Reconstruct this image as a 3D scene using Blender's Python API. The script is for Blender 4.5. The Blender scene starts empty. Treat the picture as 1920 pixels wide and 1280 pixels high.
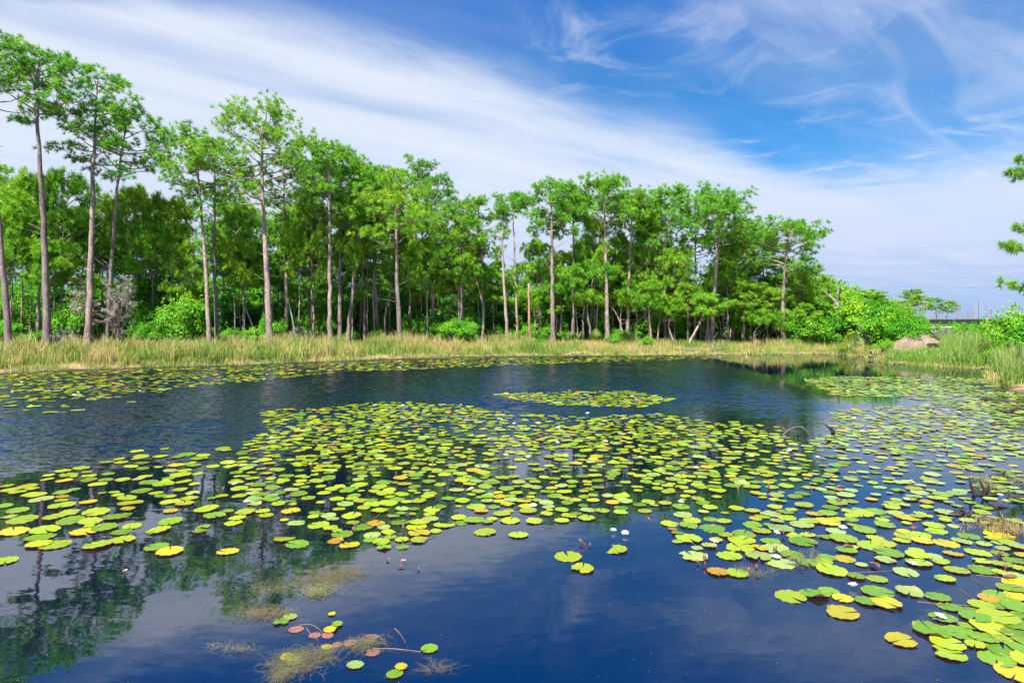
import bpy, math
import numpy as np

rng = np.random.default_rng(11)
scene = bpy.context.scene
COL = scene.collection
F, HZ, CH = 1200.0, 597.0, 2.6          # focal length in photo pixels, horizon row, eye height (m)


def wx(px, Z):
    return (px - 960.0) / F * Z


def wz(py, Z):
    return CH + (HZ - py) / F * Z


def on_water(px, py):
    Z = F * CH / (py - HZ)
    return wx(px, Z), Z


# ------------------------------------------------------------------ helpers
class MB:
    """collects triangles and quads, links them as one mesh object"""

    def __init__(self):
        self.v, self.f, self.t, self.n = [], [], [], 0

    def add(self, verts, faces, tint=0.5):
        verts = np.asarray(verts, float).reshape(-1, 3)
        faces = np.asarray(faces, np.int64)
        self.v.append(verts)
        self.f.append(faces + self.n)
        if np.isscalar(tint):
            tint = np.full(len(verts), float(tint))
        self.t.append(np.asarray(tint, float))
        self.n += len(verts)

    def tube(self, pts, rad, sides=6, tint=0.5, cap=True):
        pts = np.asarray(pts, float)
        rad = np.broadcast_to(np.asarray(rad, float), (len(pts),))
        d = np.gradient(pts, axis=0)
        d /= np.linalg.norm(d, axis=1)[:, None] + 1e-9
        ref = np.array([0.0, 0, 1]) if abs(d[:, 2]).mean() < 0.8 else np.array([0.31, 0.95, 0])
        a = np.cross(d, ref)
        a /= np.linalg.norm(a, axis=1)[:, None] + 1e-9
        b = np.cross(d, a)
        th = np.linspace(0, 2 * math.pi, sides, endpoint=False)
        ring = pts[:, None] + rad[:, None, None] * (np.cos(th)[None, :, None] * a[:, None] + np.sin(th)[None, :, None] * b[:, None])
        n = len(pts)
        i = np.arange(n - 1)[:, None] * sides
        j = np.arange(sides)[None]
        k = (j + 1) % sides
        q = np.stack([i + j, i + k, i + sides + k, i + sides + j], -1).reshape(-1, 4)
        self.add(ring.reshape(-1, 3), q, tint)
        if cap:
            tip = pts[-1] + d[-1] * rad[-1] * 0.6
            e = self.n
            self.v.append(tip[None])
            self.t.append(np.array([tint if np.isscalar(tint) else 0.5]))
            self.n += 1
            base = e - sides
            self.f.append(np.stack([base + np.arange(sides), base + (np.arange(sides) + 1) % sides, np.full(sides, e)], -1))

    def box(self, lo, hi, tint=0.5):
        x0, y0, z0 = lo
        x1, y1, z1 = hi
        v = [(x0, y0, z0), (x1, y0, z0), (x1, y1, z0), (x0, y1, z0), (x0, y0, z1), (x1, y0, z1), (x1, y1, z1), (x0, y1, z1)]
        f = [(0, 3, 2, 1), (4, 5, 6, 7), (0, 1, 5, 4), (1, 2, 6, 5), (2, 3, 7, 6), (3, 0, 4, 7)]
        self.add(v, f, tint)

    def mesh(self, name, mat, smooth=True):
        me = bpy.data.meshes.new(name)
        v = np.concatenate(self.v).astype(np.float32)
        me.vertices.add(len(v))
        me.vertices.foreach_set('co', v.ravel())
        cnt = np.concatenate([np.full(len(f), f.shape[1], np.int32) for f in self.f])
        loops = np.concatenate([f.ravel() for f in self.f]).astype(np.int32)
        me.loops.add(len(loops))
        me.loops.foreach_set('vertex_index', loops)
        me.polygons.add(len(cnt))
        me.polygons.foreach_set('loop_start', np.concatenate([[0], np.cumsum(cnt)[:-1]]).astype(np.int32))
        if smooth:
            me.polygons.foreach_set('use_smooth', np.ones(len(cnt), bool))
        at = me.attributes.new('tint', 'FLOAT', 'POINT')
        at.data.foreach_set('value', np.concatenate(self.t).astype(np.float32))
        me.materials.append(mat)
        me.update(calc_edges=True)
        me.validate()
        return me

    def build(self, name, mat, parent=None, smooth=True):
        o = bpy.data.objects.new(name, self.mesh(name, mat, smooth))
        COL.objects.link(o)
        o.parent = parent
        return o


def tag(o, label=None, cat=None, group=None, kind=None):
    for k, val in (('label', label), ('category', cat), ('group', group), ('kind', kind)):
        if val:
            o[k] = val
    return o


def empty(name, loc, label, cat, group=None):
    o = bpy.data.objects.new(name, None)
    COL.objects.link(o)
    o.location = loc
    o.empty_display_size = 0.2
    return tag(o, label, cat, group)


def copy_tree(root, loc, rz, sc, label, group=None):
    r = root.copy()
    COL.objects.link(r)
    r.location = loc
    r.rotation_euler = (0, 0, rz)
    r.scale = (sc, sc, sc) if np.isscalar(sc) else sc
    r['label'] = label
    if group:
        r['group'] = group
    elif 'group' in r:
        del r['group']
    for ch in list(root.children):
        c = ch.copy()
        COL.objects.link(c)
        c.parent = r
    return r


def unit(v):
    return v / (np.linalg.norm(v, axis=-1, keepdims=True) + 1e-9)


# ------------------------------------------------------------------ materials
def new_mat(name):
    m = bpy.data.materials.new(name)
    m.use_nodes = True
    nt = m.node_tree
    nt.nodes.clear()
    out = nt.nodes.new('ShaderNodeOutputMaterial')
    return m, nt, out


def node(nt, typ, ins=None, **props):
    n = nt.nodes.new(typ)
    for k, v in props.items():
        setattr(n, k, v)
    for k, v in (ins or {}).items():
        s = n.inputs[k]
        if isinstance(v, bpy.types.NodeSocket):
            nt.links.new(v, s)
        elif hasattr(s.default_value, '__len__') and len(s.default_value) == 4 and len(v) == 3:
            s.default_value = (*v, 1)
        else:
            s.default_value = v
    return n


def ramp(nt, fac, stops):
    r = nt.nodes.new('ShaderNodeValToRGB')
    cr = r.color_ramp
    while len(cr.elements) < len(stops):
        cr.elements.new(0.5)
    for e, (p, c) in zip(cr.elements, stops):
        e.position = p
        e.color = (*c, 1)
    nt.links.new(fac, r.inputs[0])
    return r.outputs[0]


def math_n(nt, op, a, b=None, c=None, clamp=False):
    n = nt.nodes.new('ShaderNodeMath')
    n.operation = op
    n.use_clamp = clamp
    for i, v in enumerate((a, b, c)):
        if v is None:
            continue
        if isinstance(v, bpy.types.NodeSocket):
            nt.links.new(v, n.inputs[i])
        else:
            n.inputs[i].default_value = v
    return n.outputs[0]


def sstep(nt, x, lo, hi, a=0.0, b=1.0):
    n = nt.nodes.new('ShaderNodeMapRange')
    n.interpolation_type = 'SMOOTHSTEP'
    nt.links.new(x, n.inputs[0])
    for i, v in enumerate((lo, hi, a, b)):
        n.inputs[i + 1].default_value = v
    return n.outputs[0]


def mixc(nt, fac, a, b, blend='MIX'):
    n = nt.nodes.new('ShaderNodeMix')
    n.data_type = 'RGBA'
    n.blend_type = blend
    for s, v in ((n.inputs[0], fac), (n.inputs[6], a), (n.inputs[7], b)):
        if isinstance(v, bpy.types.NodeSocket):
            nt.links.new(v, s)
        elif np.isscalar(v):
            s.default_value = v
        else:
            s.default_value = (*v, 1)
    return n.outputs[2]


def leaf_material(name, stops, trans=0.4, gloss=0.04, rough=0.5):
    m, nt, out = new_mat(name)
    at = node(nt, 'ShaderNodeAttribute', attribute_name='tint')
    c = ramp(nt, at.outputs['Fac'], stops)
    rnd = node(nt, 'ShaderNodeObjectInfo').outputs['Random']
    c = mixc(nt, 1.0, c, ramp(nt, rnd, [(0.0, (.82, .92, .9)), (0.35, (1.0, 1.0, 1.0)), (0.7, (1.0, .9, .9)), (1.0, (1.3, 1.06, 1.0))]), 'MULTIPLY')
    d = node(nt, 'ShaderNodeBsdfDiffuse', {'Color': c})
    t = node(nt, 'ShaderNodeBsdfTranslucent', {'Color': c})
    mx = node(nt, 'ShaderNodeMixShader', {0: trans, 1: d.outputs[0], 2: t.outputs[0]})
    g = node(nt, 'ShaderNodeBsdfGlossy', {'Color': (1, 1, 1), 'Roughness': rough})
    m2 = node(nt, 'ShaderNodeMixShader', {0: gloss, 1: mx.outputs[0], 2: g.outputs[0]})
    nt.links.new(m2.outputs[0], out.inputs[0])
    return m


M_NEEDLE = leaf_material('pine_needles', [(0.0, (0.035, 0.18, 0.006)), (0.4, (0.12, 0.38, 0.010)), (0.75, (0.26, 0.53, 0.012)), (1.0, (0.42, 0.60, 0.025))], 0.48, 0.03)
M_LEAF = leaf_material('broad_leaves', [(0.0, (0.02, 0.14, 0.004)), (0.45, (0.085, 0.36, 0.010)), (0.8, (0.18, 0.48, 0.012)), (1.0, (0.36, 0.56, 0.02))], 0.48, 0.02, 0.55)
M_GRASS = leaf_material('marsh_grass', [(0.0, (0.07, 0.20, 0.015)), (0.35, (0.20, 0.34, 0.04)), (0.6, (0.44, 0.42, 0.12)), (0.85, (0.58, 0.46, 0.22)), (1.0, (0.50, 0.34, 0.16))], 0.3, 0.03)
M_MOSS = leaf_material('grey_moss', [(0.0, (0.16, 0.16, 0.11)), (1.0, (0.46, 0.45, 0.38))], 0.2, 0.0)
M_WEED = leaf_material('water_weed', [(0.0, (0.04, 0.05, 0.03)), (0.5, (0.13, 0.14, 0.07)), (1.0, (0.26, 0.22, 0.07))], 0.2, 0.04)
def weed_material(name, stops, clear):
    m = leaf_material(name, stops, 0.2, 0.02)
    nt = m.node_tree
    out = next(n for n in nt.nodes if n.type == 'OUTPUT_MATERIAL')
    sh = out.inputs[0].links[0].from_socket
    tr = node(nt, 'ShaderNodeBsdfTransparent')
    mx = node(nt, 'ShaderNodeMixShader', {0: clear, 1: sh, 2: tr.outputs[0]})
    nt.links.new(mx.outputs[0], out.inputs[0])
    return m


M_WEED_SUNK = weed_material('sunken_weed', [(0.0, (0.05, 0.045, 0.025)), (0.5, (0.16, 0.14, 0.065)), (1.0, (0.30, 0.26, 0.12))], .58)
M_PALM = leaf_material('palmetto', [(0.0, (0.05, 0.16, 0.01)), (0.6, (0.3, 0.36, 0.03)), (1.0, (0.6, 0.40, 0.04))], 0.3, 0.05)


def bark_material(name, dark, light, scale=3.0):
    m, nt, out = new_mat(name)
    tc = node(nt, 'ShaderNodeTexCoord')
    mp = node(nt, 'ShaderNodeMapping', {'Vector': tc.outputs['Object'], 'Scale': (1.0, 1.0, 0.28)})
    v = node(nt, 'ShaderNodeTexVoronoi', {'Vector': mp.outputs[0], 'Scale': scale * 5}, feature='F1')
    n = node(nt, 'ShaderNodeTexNoise', {'Vector': mp.outputs[0], 'Scale': scale * 1.6, 'Detail': 5.0, 'Roughness': 0.65})
    f = math_n(nt, 'MULTIPLY_ADD', v.outputs['Distance'], -0.7, 0.75)
    f = math_n(nt, 'ADD', math_n(nt, 'MULTIPLY', f, 0.55), math_n(nt, 'MULTIPLY', n.outputs[0], 0.5), clamp=True)
    c = ramp(nt, f, [(0.25, dark), (0.62, light), (0.9, tuple(min(1, x * 1.25) for x in light))])
    rnd = node(nt, 'ShaderNodeObjectInfo').outputs['Random']
    c = mixc(nt, 1.0, c, ramp(nt, rnd, [(0.0, (.55, .55, .58)), (0.5, (.9, .9, .9)), (1.0, (1.15, 1.1, 1.05))]), 'MULTIPLY')
    n5 = node(nt, 'ShaderNodeTexNoise', {'Vector': tc.outputs['Object'], 'Scale': 0.9, 'Detail': 4.0})
    c = mixc(nt, .6, c, ramp(nt, n5.outputs[0], [(.35, (.45, .42, .42)), (.62, (1, 1, 1))]), 'MULTIPLY')
    bp = node(nt, 'ShaderNodeBump', {'Strength': 0.8, 'Distance': 0.03, 'Height': f})
    p = node(nt, 'ShaderNodeBsdfPrincipled', {'Base Color': c, 'Roughness': 0.9, 'Normal': bp.outputs[0]})
    nt.links.new(p.outputs[0], out.inputs[0])
    return m


M_BARK = bark_material('pine_bark', (0.10, 0.07, 0.06), (0.40, 0.31, 0.27))
M_BARK_OLD = bark_material('weathered_wood', (0.12, 0.105, 0.09), (0.38, 0.345, 0.31))
M_BARK_DARK = bark_material('dark_bark', (0.035, 0.028, 0.022), (0.14, 0.11, 0.09))
M_BARK_TAN = bark_material('bare_stripped_wood', (0.25, 0.14, 0.08), (0.48, 0.32, 0.19))
M_WET = bark_material('wet_wood', (0.008, 0.005, 0.006), (0.05, 0.03, 0.03), 6)


def plain_material(name, col, rough=0.6, var=0.25, scale=8.0):
    m, nt, out = new_mat(name)
    tc = node(nt, 'ShaderNodeTexCoord')
    n = node(nt, 'ShaderNodeTexNoise', {'Vector': tc.outputs['Object'], 'Scale': scale, 'Detail': 4.0})
    c = ramp(nt, n.outputs[0], [(0.3, tuple(x * (1 - var) for x in col)), (0.7, tuple(min(1, x * (1 + var)) for x in col))])
    p = node(nt, 'ShaderNodeBsdfPrincipled', {'Base Color': c, 'Roughness': rough})
    nt.links.new(p.outputs[0], out.inputs[0])
    return m


M_PETAL = plain_material('white_petals', (0.80, 0.78, 0.78), 0.5, 0.05)
M_STAMEN = plain_material('yellow_stamens', (0.75, 0.5, 0.03), 0.6, 0.2, 60)
M_BUD = plain_material('brown_bud', (0.16, 0.06, 0.04), 0.5, 0.3, 30)
M_DECK = plain_material('dark_timber', (0.06, 0.045, 0.05), 0.8, 0.3, 2)
M_RAIL = plain_material('pale_rail', (0.42, 0.50, 0.44), 0.7, 0.15, 2)
M_PIPE = plain_material('black_plastic', (0.015, 0.015, 0.015), 0.5, 0.2, 4)
M_PALE = plain_material('pale_dead_leaf', (0.55, 0.34, 0.30), 0.6, 0.2, 10)


# lily pads: one material driven by an attribute (the raft) and one by the object's own colour (single pads)
def pad_material(name, use_obj):
    m, nt, out = new_mat(name)
    if use_obj:
        col = node(nt, 'ShaderNodeObjectInfo').outputs['Color']
    else:
        col = node(nt, 'ShaderNodeAttribute', attribute_name='pad_col').outputs['Color']
    rim = node(nt, 'ShaderNodeAttribute', attribute_name='tint').outputs['Fac']   # 0 at the stalk, 1 at the rim
    geo = node(nt, 'ShaderNodeNewGeometry')
    tc = node(nt, 'ShaderNodeTexCoord')
    vec = geo.outputs['Position']
    if use_obj:
        rnd = math_n(nt, 'MULTIPLY', node(nt, 'ShaderNodeObjectInfo').outputs['Random'], 37.0)
        vec = node(nt, 'ShaderNodeVectorMath', {0: tc.outputs['Object'], 1: node(nt, 'ShaderNodeCombineXYZ', {0: rnd, 1: rnd, 2: rnd}).outputs[0]}, operation='ADD').outputs[0]
    n = node(nt, 'ShaderNodeTexNoise', {'Vector': vec, 'Scale': 2.2 if use_obj else 14.0, 'Detail': 5.0, 'Roughness': 0.6})

    blotch = sstep(nt, math_n(nt, 'ADD', n.outputs[0], math_n(nt, 'MULTIPLY', math_n(nt, 'POWER', rim, 5.0), 0.11)), 0.60, 0.72)
    c1 = mixc(nt, math_n(nt, 'MULTIPLY', blotch, 0.55), col, (0.50, 0.33, 0.03))
    n2 = node(nt, 'ShaderNodeTexNoise', {'Vector': vec, 'Scale': 7.0 if use_obj else 45.0, 'Detail': 3.0})
    c1 = mixc(nt, 0.35, c1, ramp(nt, n2.outputs[0], [(0.3, (0.35, 0.38, 0.3)), (0.7, (1, 1, 1))]), 'MULTIPLY')
    # pale radial centre, red rim and underside
    if use_obj:
        sp = node(nt, 'ShaderNodeSeparateXYZ', {0: tc.outputs['Object']})
        ang = math_n(nt, 'ARCTAN2', sp.outputs[1], sp.outputs[0])
        ang = math_n(nt, 'ADD', ang, math_n(nt, 'MULTIPLY_ADD', n2.outputs[0], .16, -.08))
        vein = sstep(nt, math_n(nt, 'ABSOLUTE', math_n(nt, 'SINE', math_n(nt, 'MULTIPLY', ang, 8.0))), 0.0, .22, .35, 0.0)
        c1 = mixc(nt, math_n(nt, 'MULTIPLY', vein, sstep(nt, rim, 1.0, .3)), c1, (.42, .48, .10))
    edge = sstep(nt, rim, 0.93, 1.0)
    c1 = mixc(nt, math_n(nt, 'MULTIPLY', edge, 0.45), c1, (0.35, 0.13, 0.03))
    rot = sstep(nt, math_n(nt, 'ADD', n2.outputs[0], math_n(nt, 'MULTIPLY', math_n(nt, 'POWER', rim, 6.0), .10)), .70, .76)
    c1 = mixc(nt, math_n(nt, 'MULTIPLY', rot, .75), c1, (.10, .05, .015))
    c2 = mixc(nt, geo.outputs['Backfacing'], c1, (0.20, 0.085, 0.035))
    p = node(nt, 'ShaderNodeBsdfPrincipled', {'Base Color': c2, 'Roughness': 0.34})
    p.inputs['Specular IOR Level'].default_value = 0.5
    bp = node(nt, 'ShaderNodeBump', {'Strength': 0.25, 'Distance': 0.01, 'Height': n2.outputs[0]})
    nt.links.new(bp.outputs[0], p.inputs['Normal'])
    t = node(nt, 'ShaderNodeBsdfTranslucent', {'Color': c2})
    mx = node(nt, 'ShaderNodeMixShader', {0: 0.12, 1: p.outputs[0], 2: t.outputs[0]})
    nt.links.new(mx.outputs[0], out.inputs[0])
    return m


M_PAD = pad_material('lily_pad_leaf', True)
M_PADS = pad_material('lily_raft_leaf', False)

# ------------------------------------------------------------------ shoreline and terrain
SHORE_PX = [(0, 700), (150, 692), (300, 688), (450, 684), (600, 677), (750, 672), (880, 668.5), (1000, 667.5), (1150, 666.5),
            (1300, 665.5), (1430, 664.5), (1540, 664), (1620, 668), (1665, 681), (1720, 685), (1800, 689), (1862, 692)]
shore = [on_water(*p) for p in SHORE_PX]
shore += [(20.4, 27.0), (17.9, 23.0), (17.5, 20.0), (17.8, 12.0), (18.5, -14.0), (-34.0, -14.0), (-36.0, 10.0), (-31.0, 24.0)]
shore = np.array(shore)


def hsh(x, y):
    return (np.sin(x * 1.31 + 1.7 * np.sin(y * 0.73)) + np.sin(y * 1.77 + 1.3 * np.sin(x * 0.91) + 2.0) + 0.5 * np.sin(x * 3.7 + y * 2.9)) / 2.5


def shore_dist(X, Y):
    """signed distance to the waterline: positive on land"""
    p = np.stack([np.asarray(X, float).ravel(), np.asarray(Y, float).ravel()], -1)
    a, b = shore, np.roll(shore, -1, axis=0)
    best = np.full(len(p), 1e9)
    inside = np.zeros(len(p), bool)
    for (x0, y0), (x1, y1) in zip(a, b):
        d = np.array([x1 - x0, y1 - y0])
        t = np.clip(((p[:, 0] - x0) * d[0] + (p[:, 1] - y0) * d[1]) / (d @ d), 0, 1)
        q = np.stack([x0 + t * d[0], y0 + t * d[1]], -1)
        best = np.minimum(best, np.hypot(p[:, 0] - q[:, 0], p[:, 1] - q[:, 1]))
        c = ((y0 > p[:, 1]) != (y1 > p[:, 1])) & (p[:, 0] < (x1 - x0) * (p[:, 1] - y0) / (y1 - y0 + 1e-12) + x0)
        inside ^= c
    s = np.where(inside, -best, best) + 0.22 * hsh(p[:, 0] * 1.6, p[:, 1] * 1.6)
    return s.reshape(np.shape(X))


def ground_z(X, Y, d=None):
    d = shore_dist(X, Y) if d is None else d
    t = np.clip(d / 4.5, 0, 1)
    z = np.where(d > 0, 0.13 * np.clip(d / 0.8, 0, 1) ** .7 + 0.39 * t * t * (3 - 2 * t), np.maximum(d * 0.3, -1.3))
    return z + np.where(d > 1, 0.06 * hsh(np.asarray(X) * 0.5, np.asarray(Y) * 0.5), 0)


def gz(x, y):
    return float(ground_z(np.array([x]), np.array([y]))[0])


def axis(lo, hi, step, far):
    a = list(np.arange(lo, hi + 1e-6, step))
    s, x = step, hi
    while x < far:
        s *= 1.35
        x += s
        a.append(x)
    s, x = step, lo
    while x > -far:
        s *= 1.35
        x -= s
        a.insert(0, x)
    return np.array(a)


gx, gy = axis(-48, 36, 0.4, 1800), axis(-18, 62, 0.4, 1800)
GX, GY = np.meshgrid(gx, gy)
D = shore_dist(GX, GY)
GZ = ground_z(GX, GY, D)
mb = MB()
nx, ny = len(gx), len(gy)
ii = (np.arange(ny - 1)[:, None] * nx + np.arange(nx - 1)[None]).ravel()
mb.add(np.stack([GX, GY, GZ], -1).reshape(-1, 3), np.stack([ii, ii + 1, ii + nx + 1, ii + nx], -1), np.clip(D.ravel() / 10, -1, 1))
m, nt, out = new_mat('bank_soil')
at = node(nt, 'ShaderNodeAttribute', attribute_name='tint')
tc = node(nt, 'ShaderNodeTexCoord')
n1 = node(nt, 'ShaderNodeTexNoise', {'Vector': tc.outputs['Object'], 'Scale': 1.6, 'Detail': 8.0, 'Roughness': 0.65})
n2 = node(nt, 'ShaderNodeTexNoise', {'Vector': tc.outputs['Object'], 'Scale': 9.0, 'Detail': 5.0})
dd = math_n(nt, 'ADD', at.outputs['Fac'], math_n(nt, 'MULTIPLY_ADD', n1.outputs[0], 0.10, -0.05))
c = ramp(nt, dd, [(0.0, (0.05, 0.045, 0.03)), (0.02, (0.20, 0.13, 0.06)), (0.05, (0.34, 0.25, 0.11)), (0.12, (0.26, 0.24, 0.07)), (0.3, (0.16, 0.14, 0.05)), (0.55, (0.075, 0.05, 0.03))])
c = mixc(nt, 0.7, c, ramp(nt, n2.outputs[0], [(0.3, (0.45, 0.42, 0.4)), (0.7, (1, 1, 1))]), 'MULTIPLY')
bp = node(nt, 'ShaderNodeBump', {'Strength': 0.7, 'Distance': 0.06, 'Height': n2.outputs[0]})
p = node(nt, 'ShaderNodeBsdfPrincipled', {'Base Color': c, 'Roughness': 0.95, 'Normal': bp.outputs[0]})
nt.links.new(p.outputs[0], out.inputs[0])
tag(mb.build('ground', m), kind='structure')

# ------------------------------------------------------------------ pond water
mb = MB()
mb.add([(-42, -15, 0), (24, -15, 0), (24, 50, 0), (-42, 50, 0)], [(0, 1, 2, 3)])
m, nt, out = new_mat('pond_water')
geo = node(nt, 'ShaderNodeNewGeometry')
sep = node(nt, 'ShaderNodeSeparateXYZ', {0: geo.outputs['Position']})
mp = node(nt, 'ShaderNodeMapping', {'Vector': geo.outputs['Position'], 'Scale': (0.7, 1.9, 1.0), 'Rotation': (0, 0, math.radians(14))})
r1 = node(nt, 'ShaderNodeTexNoise', {'Vector': mp.outputs[0], 'Scale': 5.0, 'Detail': 3.0, 'Roughness': 0.65, 'Distortion': 0.2})
r2 = node(nt, 'ShaderNodeTexNoise', {'Vector': mp.outputs[0], 'Scale': 0.9, 'Detail': 2.0, 'Roughness': 0.5})
patch = node(nt, 'ShaderNodeTexNoise', {'Vector': geo.outputs['Position'], 'Scale': 0.16, 'Detail': 3.0})
# breeze ruffles the open water between the raft and the far bank
yy = math_n(nt, 'ADD', sep.outputs[1], math_n(nt, 'MULTIPLY_ADD', patch.outputs[0], 8.0, -4.0))
yy = math_n(nt, 'ADD', yy, math_n(nt, 'MULTIPLY', sep.outputs[0], -0.45))
wind = math_n(nt, 'MULTIPLY', sstep(nt, yy, 11.5, 18.0), sstep(nt, yy, 50.0, 44.0))
wind = math_n(nt, 'MULTIPLY', wind, sstep(nt, math_n(nt, 'ADD', sep.outputs[0], math_n(nt, 'MULTIPLY', sep.outputs[1], -.15)), 8.0, 4.5))
# facet slopes: calm water is nearly flat, ruffled facets lean mostly towards the near bank
amp = math_n(nt, 'MULTIPLY_ADD', wind, 0.80, 0.036)
s1 = node(nt, 'ShaderNodeSeparateXYZ', {0: r1.outputs['Color']})
s2 = node(nt, 'ShaderNodeSeparateXYZ', {0: r2.outputs['Color']})
sx = math_n(nt, 'MULTIPLY', math_n(nt, 'ADD', math_n(nt, 'MULTIPLY_ADD', s2.outputs[0], .25, -.125), math_n(nt, 'ADD', s1.outputs[0], -.5)), math_n(nt, 'MULTIPLY', amp, .55))
sy = math_n(nt, 'MULTIPLY', math_n(nt, 'ADD', math_n(nt, 'MULTIPLY_ADD', s2.outputs[1], .25, -.125), math_n(nt, 'ADD', s1.outputs[1], -.5)), amp)
sy = math_n(nt, 'SUBTRACT', sy, math_n(nt, 'MULTIPLY', wind, 0.13))
nv = node(nt, 'ShaderNodeCombineXYZ', {0: sx, 1: sy, 2: 1.0})
bp = node(nt, 'ShaderNodeVectorMath', {0: nv.outputs[0]}, operation='NORMALIZE')
body = node(nt, 'ShaderNodeBsdfDiffuse', {'Color': (0.0002, 0.0025, 0.012)})
gl = node(nt, 'ShaderNodeBsdfGlossy', {'Color': (0.96, 0.98, 1.0), 'Roughness': 0.02, 'Normal': bp.outputs[0]})
fr = node(nt, 'ShaderNodeFresnel', {'IOR': 2.75, 'Normal': bp.outputs[0]})
mx = node(nt, 'ShaderNodeMixShader', {0: fr.outputs[0], 1: body.outputs[0], 2: gl.outputs[0]})
nt.links.new(mx.outputs[0], out.inputs[0])
tag(mb.build('pond', m, smooth=False), kind='structure')


# ------------------------------------------------------------------ foliage generators
def tuft_templates(rs, k, nb, L, w):
    """k needle tufts; each nb thin blades radiating round +Z"""
    out = []
    for _ in range(k):
        ct = 1 - rs.random(nb) * 1.15
        th = np.arccos(np.clip(ct, -1, 1))
        ph = rs.random(nb) * 6.283
        d = np.stack([np.sin(th) * np.cos(ph), np.sin(th) * np.sin(ph), np.cos(th)], -1)
        s = unit(np.cross(d, rs.normal(size=(nb, 3))))
        ll = L * (0.7 + 0.5 * rs.random(nb))[:, None]
        base = d * L * 0.08
        out.append(np.stack([base - s * w / 2, base + s * w / 2, d * ll + s * w * 0.2, d * ll - s * w * 0.2], 1))
    return np.array(out)       # k, nb, 4, 3


_rs = np.random.default_rng(5)
TUFT = tuft_templates(_rs, 10, 36, 0.235, 0.025)


def rot_to(d):
    """rotation matrices taking +Z to the unit vectors d (n,3), with a random spin"""
    n = len(d)
    a = unit(np.cross(d, unit(_rs.normal(size=(n, 3)))))
    b = np.cross(d, a)
    return np.stack([a, b, d], -1)


def put_tufts(mb, pos, dirs, size, tint):
    pos, dirs = np.asarray(pos), unit(np.asarray(dirs))
    n = len(pos)
    R = rot_to(dirs)
    T = TUFT[_rs.integers(0, len(TUFT), n)] * np.asarray(size)[:, None, None, None]
    v = np.einsum('nij,nbkj->nbki', R, T) + pos[:, None, None]
    nb = T.shape[1]
    q = np.arange(n * nb * 4).reshape(-1, 4)
    mb.add(v.reshape(-1, 3), q, np.repeat(tint, nb * 4))


def put_leaves(mb, pos, nrm, size, tint):
    pos, nrm = np.asarray(pos), unit(np.asarray(nrm))
    n = len(pos)
    R = rot_to(nrm)
    s = np.asarray(size)[:, None]
    a, b, c = R[..., 0] * s, R[..., 1] * s * 0.55, R[..., 2] * s * 0.18
    v = np.stack([pos - a, pos + b - c, pos + a, pos - b - c], 1)
    mb.add(v.reshape(-1, 3), np.arange(n * 4).reshape(-1, 4), np.repeat(tint, 4))


def smooth_path(keys, n):
    """keys (m,3) -> n points, eased through the keys"""
    keys = np.asarray(keys, float)
    t = np.linspace(0, 1, len(keys))
    u = np.linspace(0, 1, n)
    p = np.stack([np.interp(u, t, keys[:, i]) for i in range(3)], -1)
    for _ in range(max(1, n // 6)):
        p[1:-1] = 0.25 * p[:-2] + 0.5 * p[1:-1] + 0.25 * p[2:]
    return p


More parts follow.
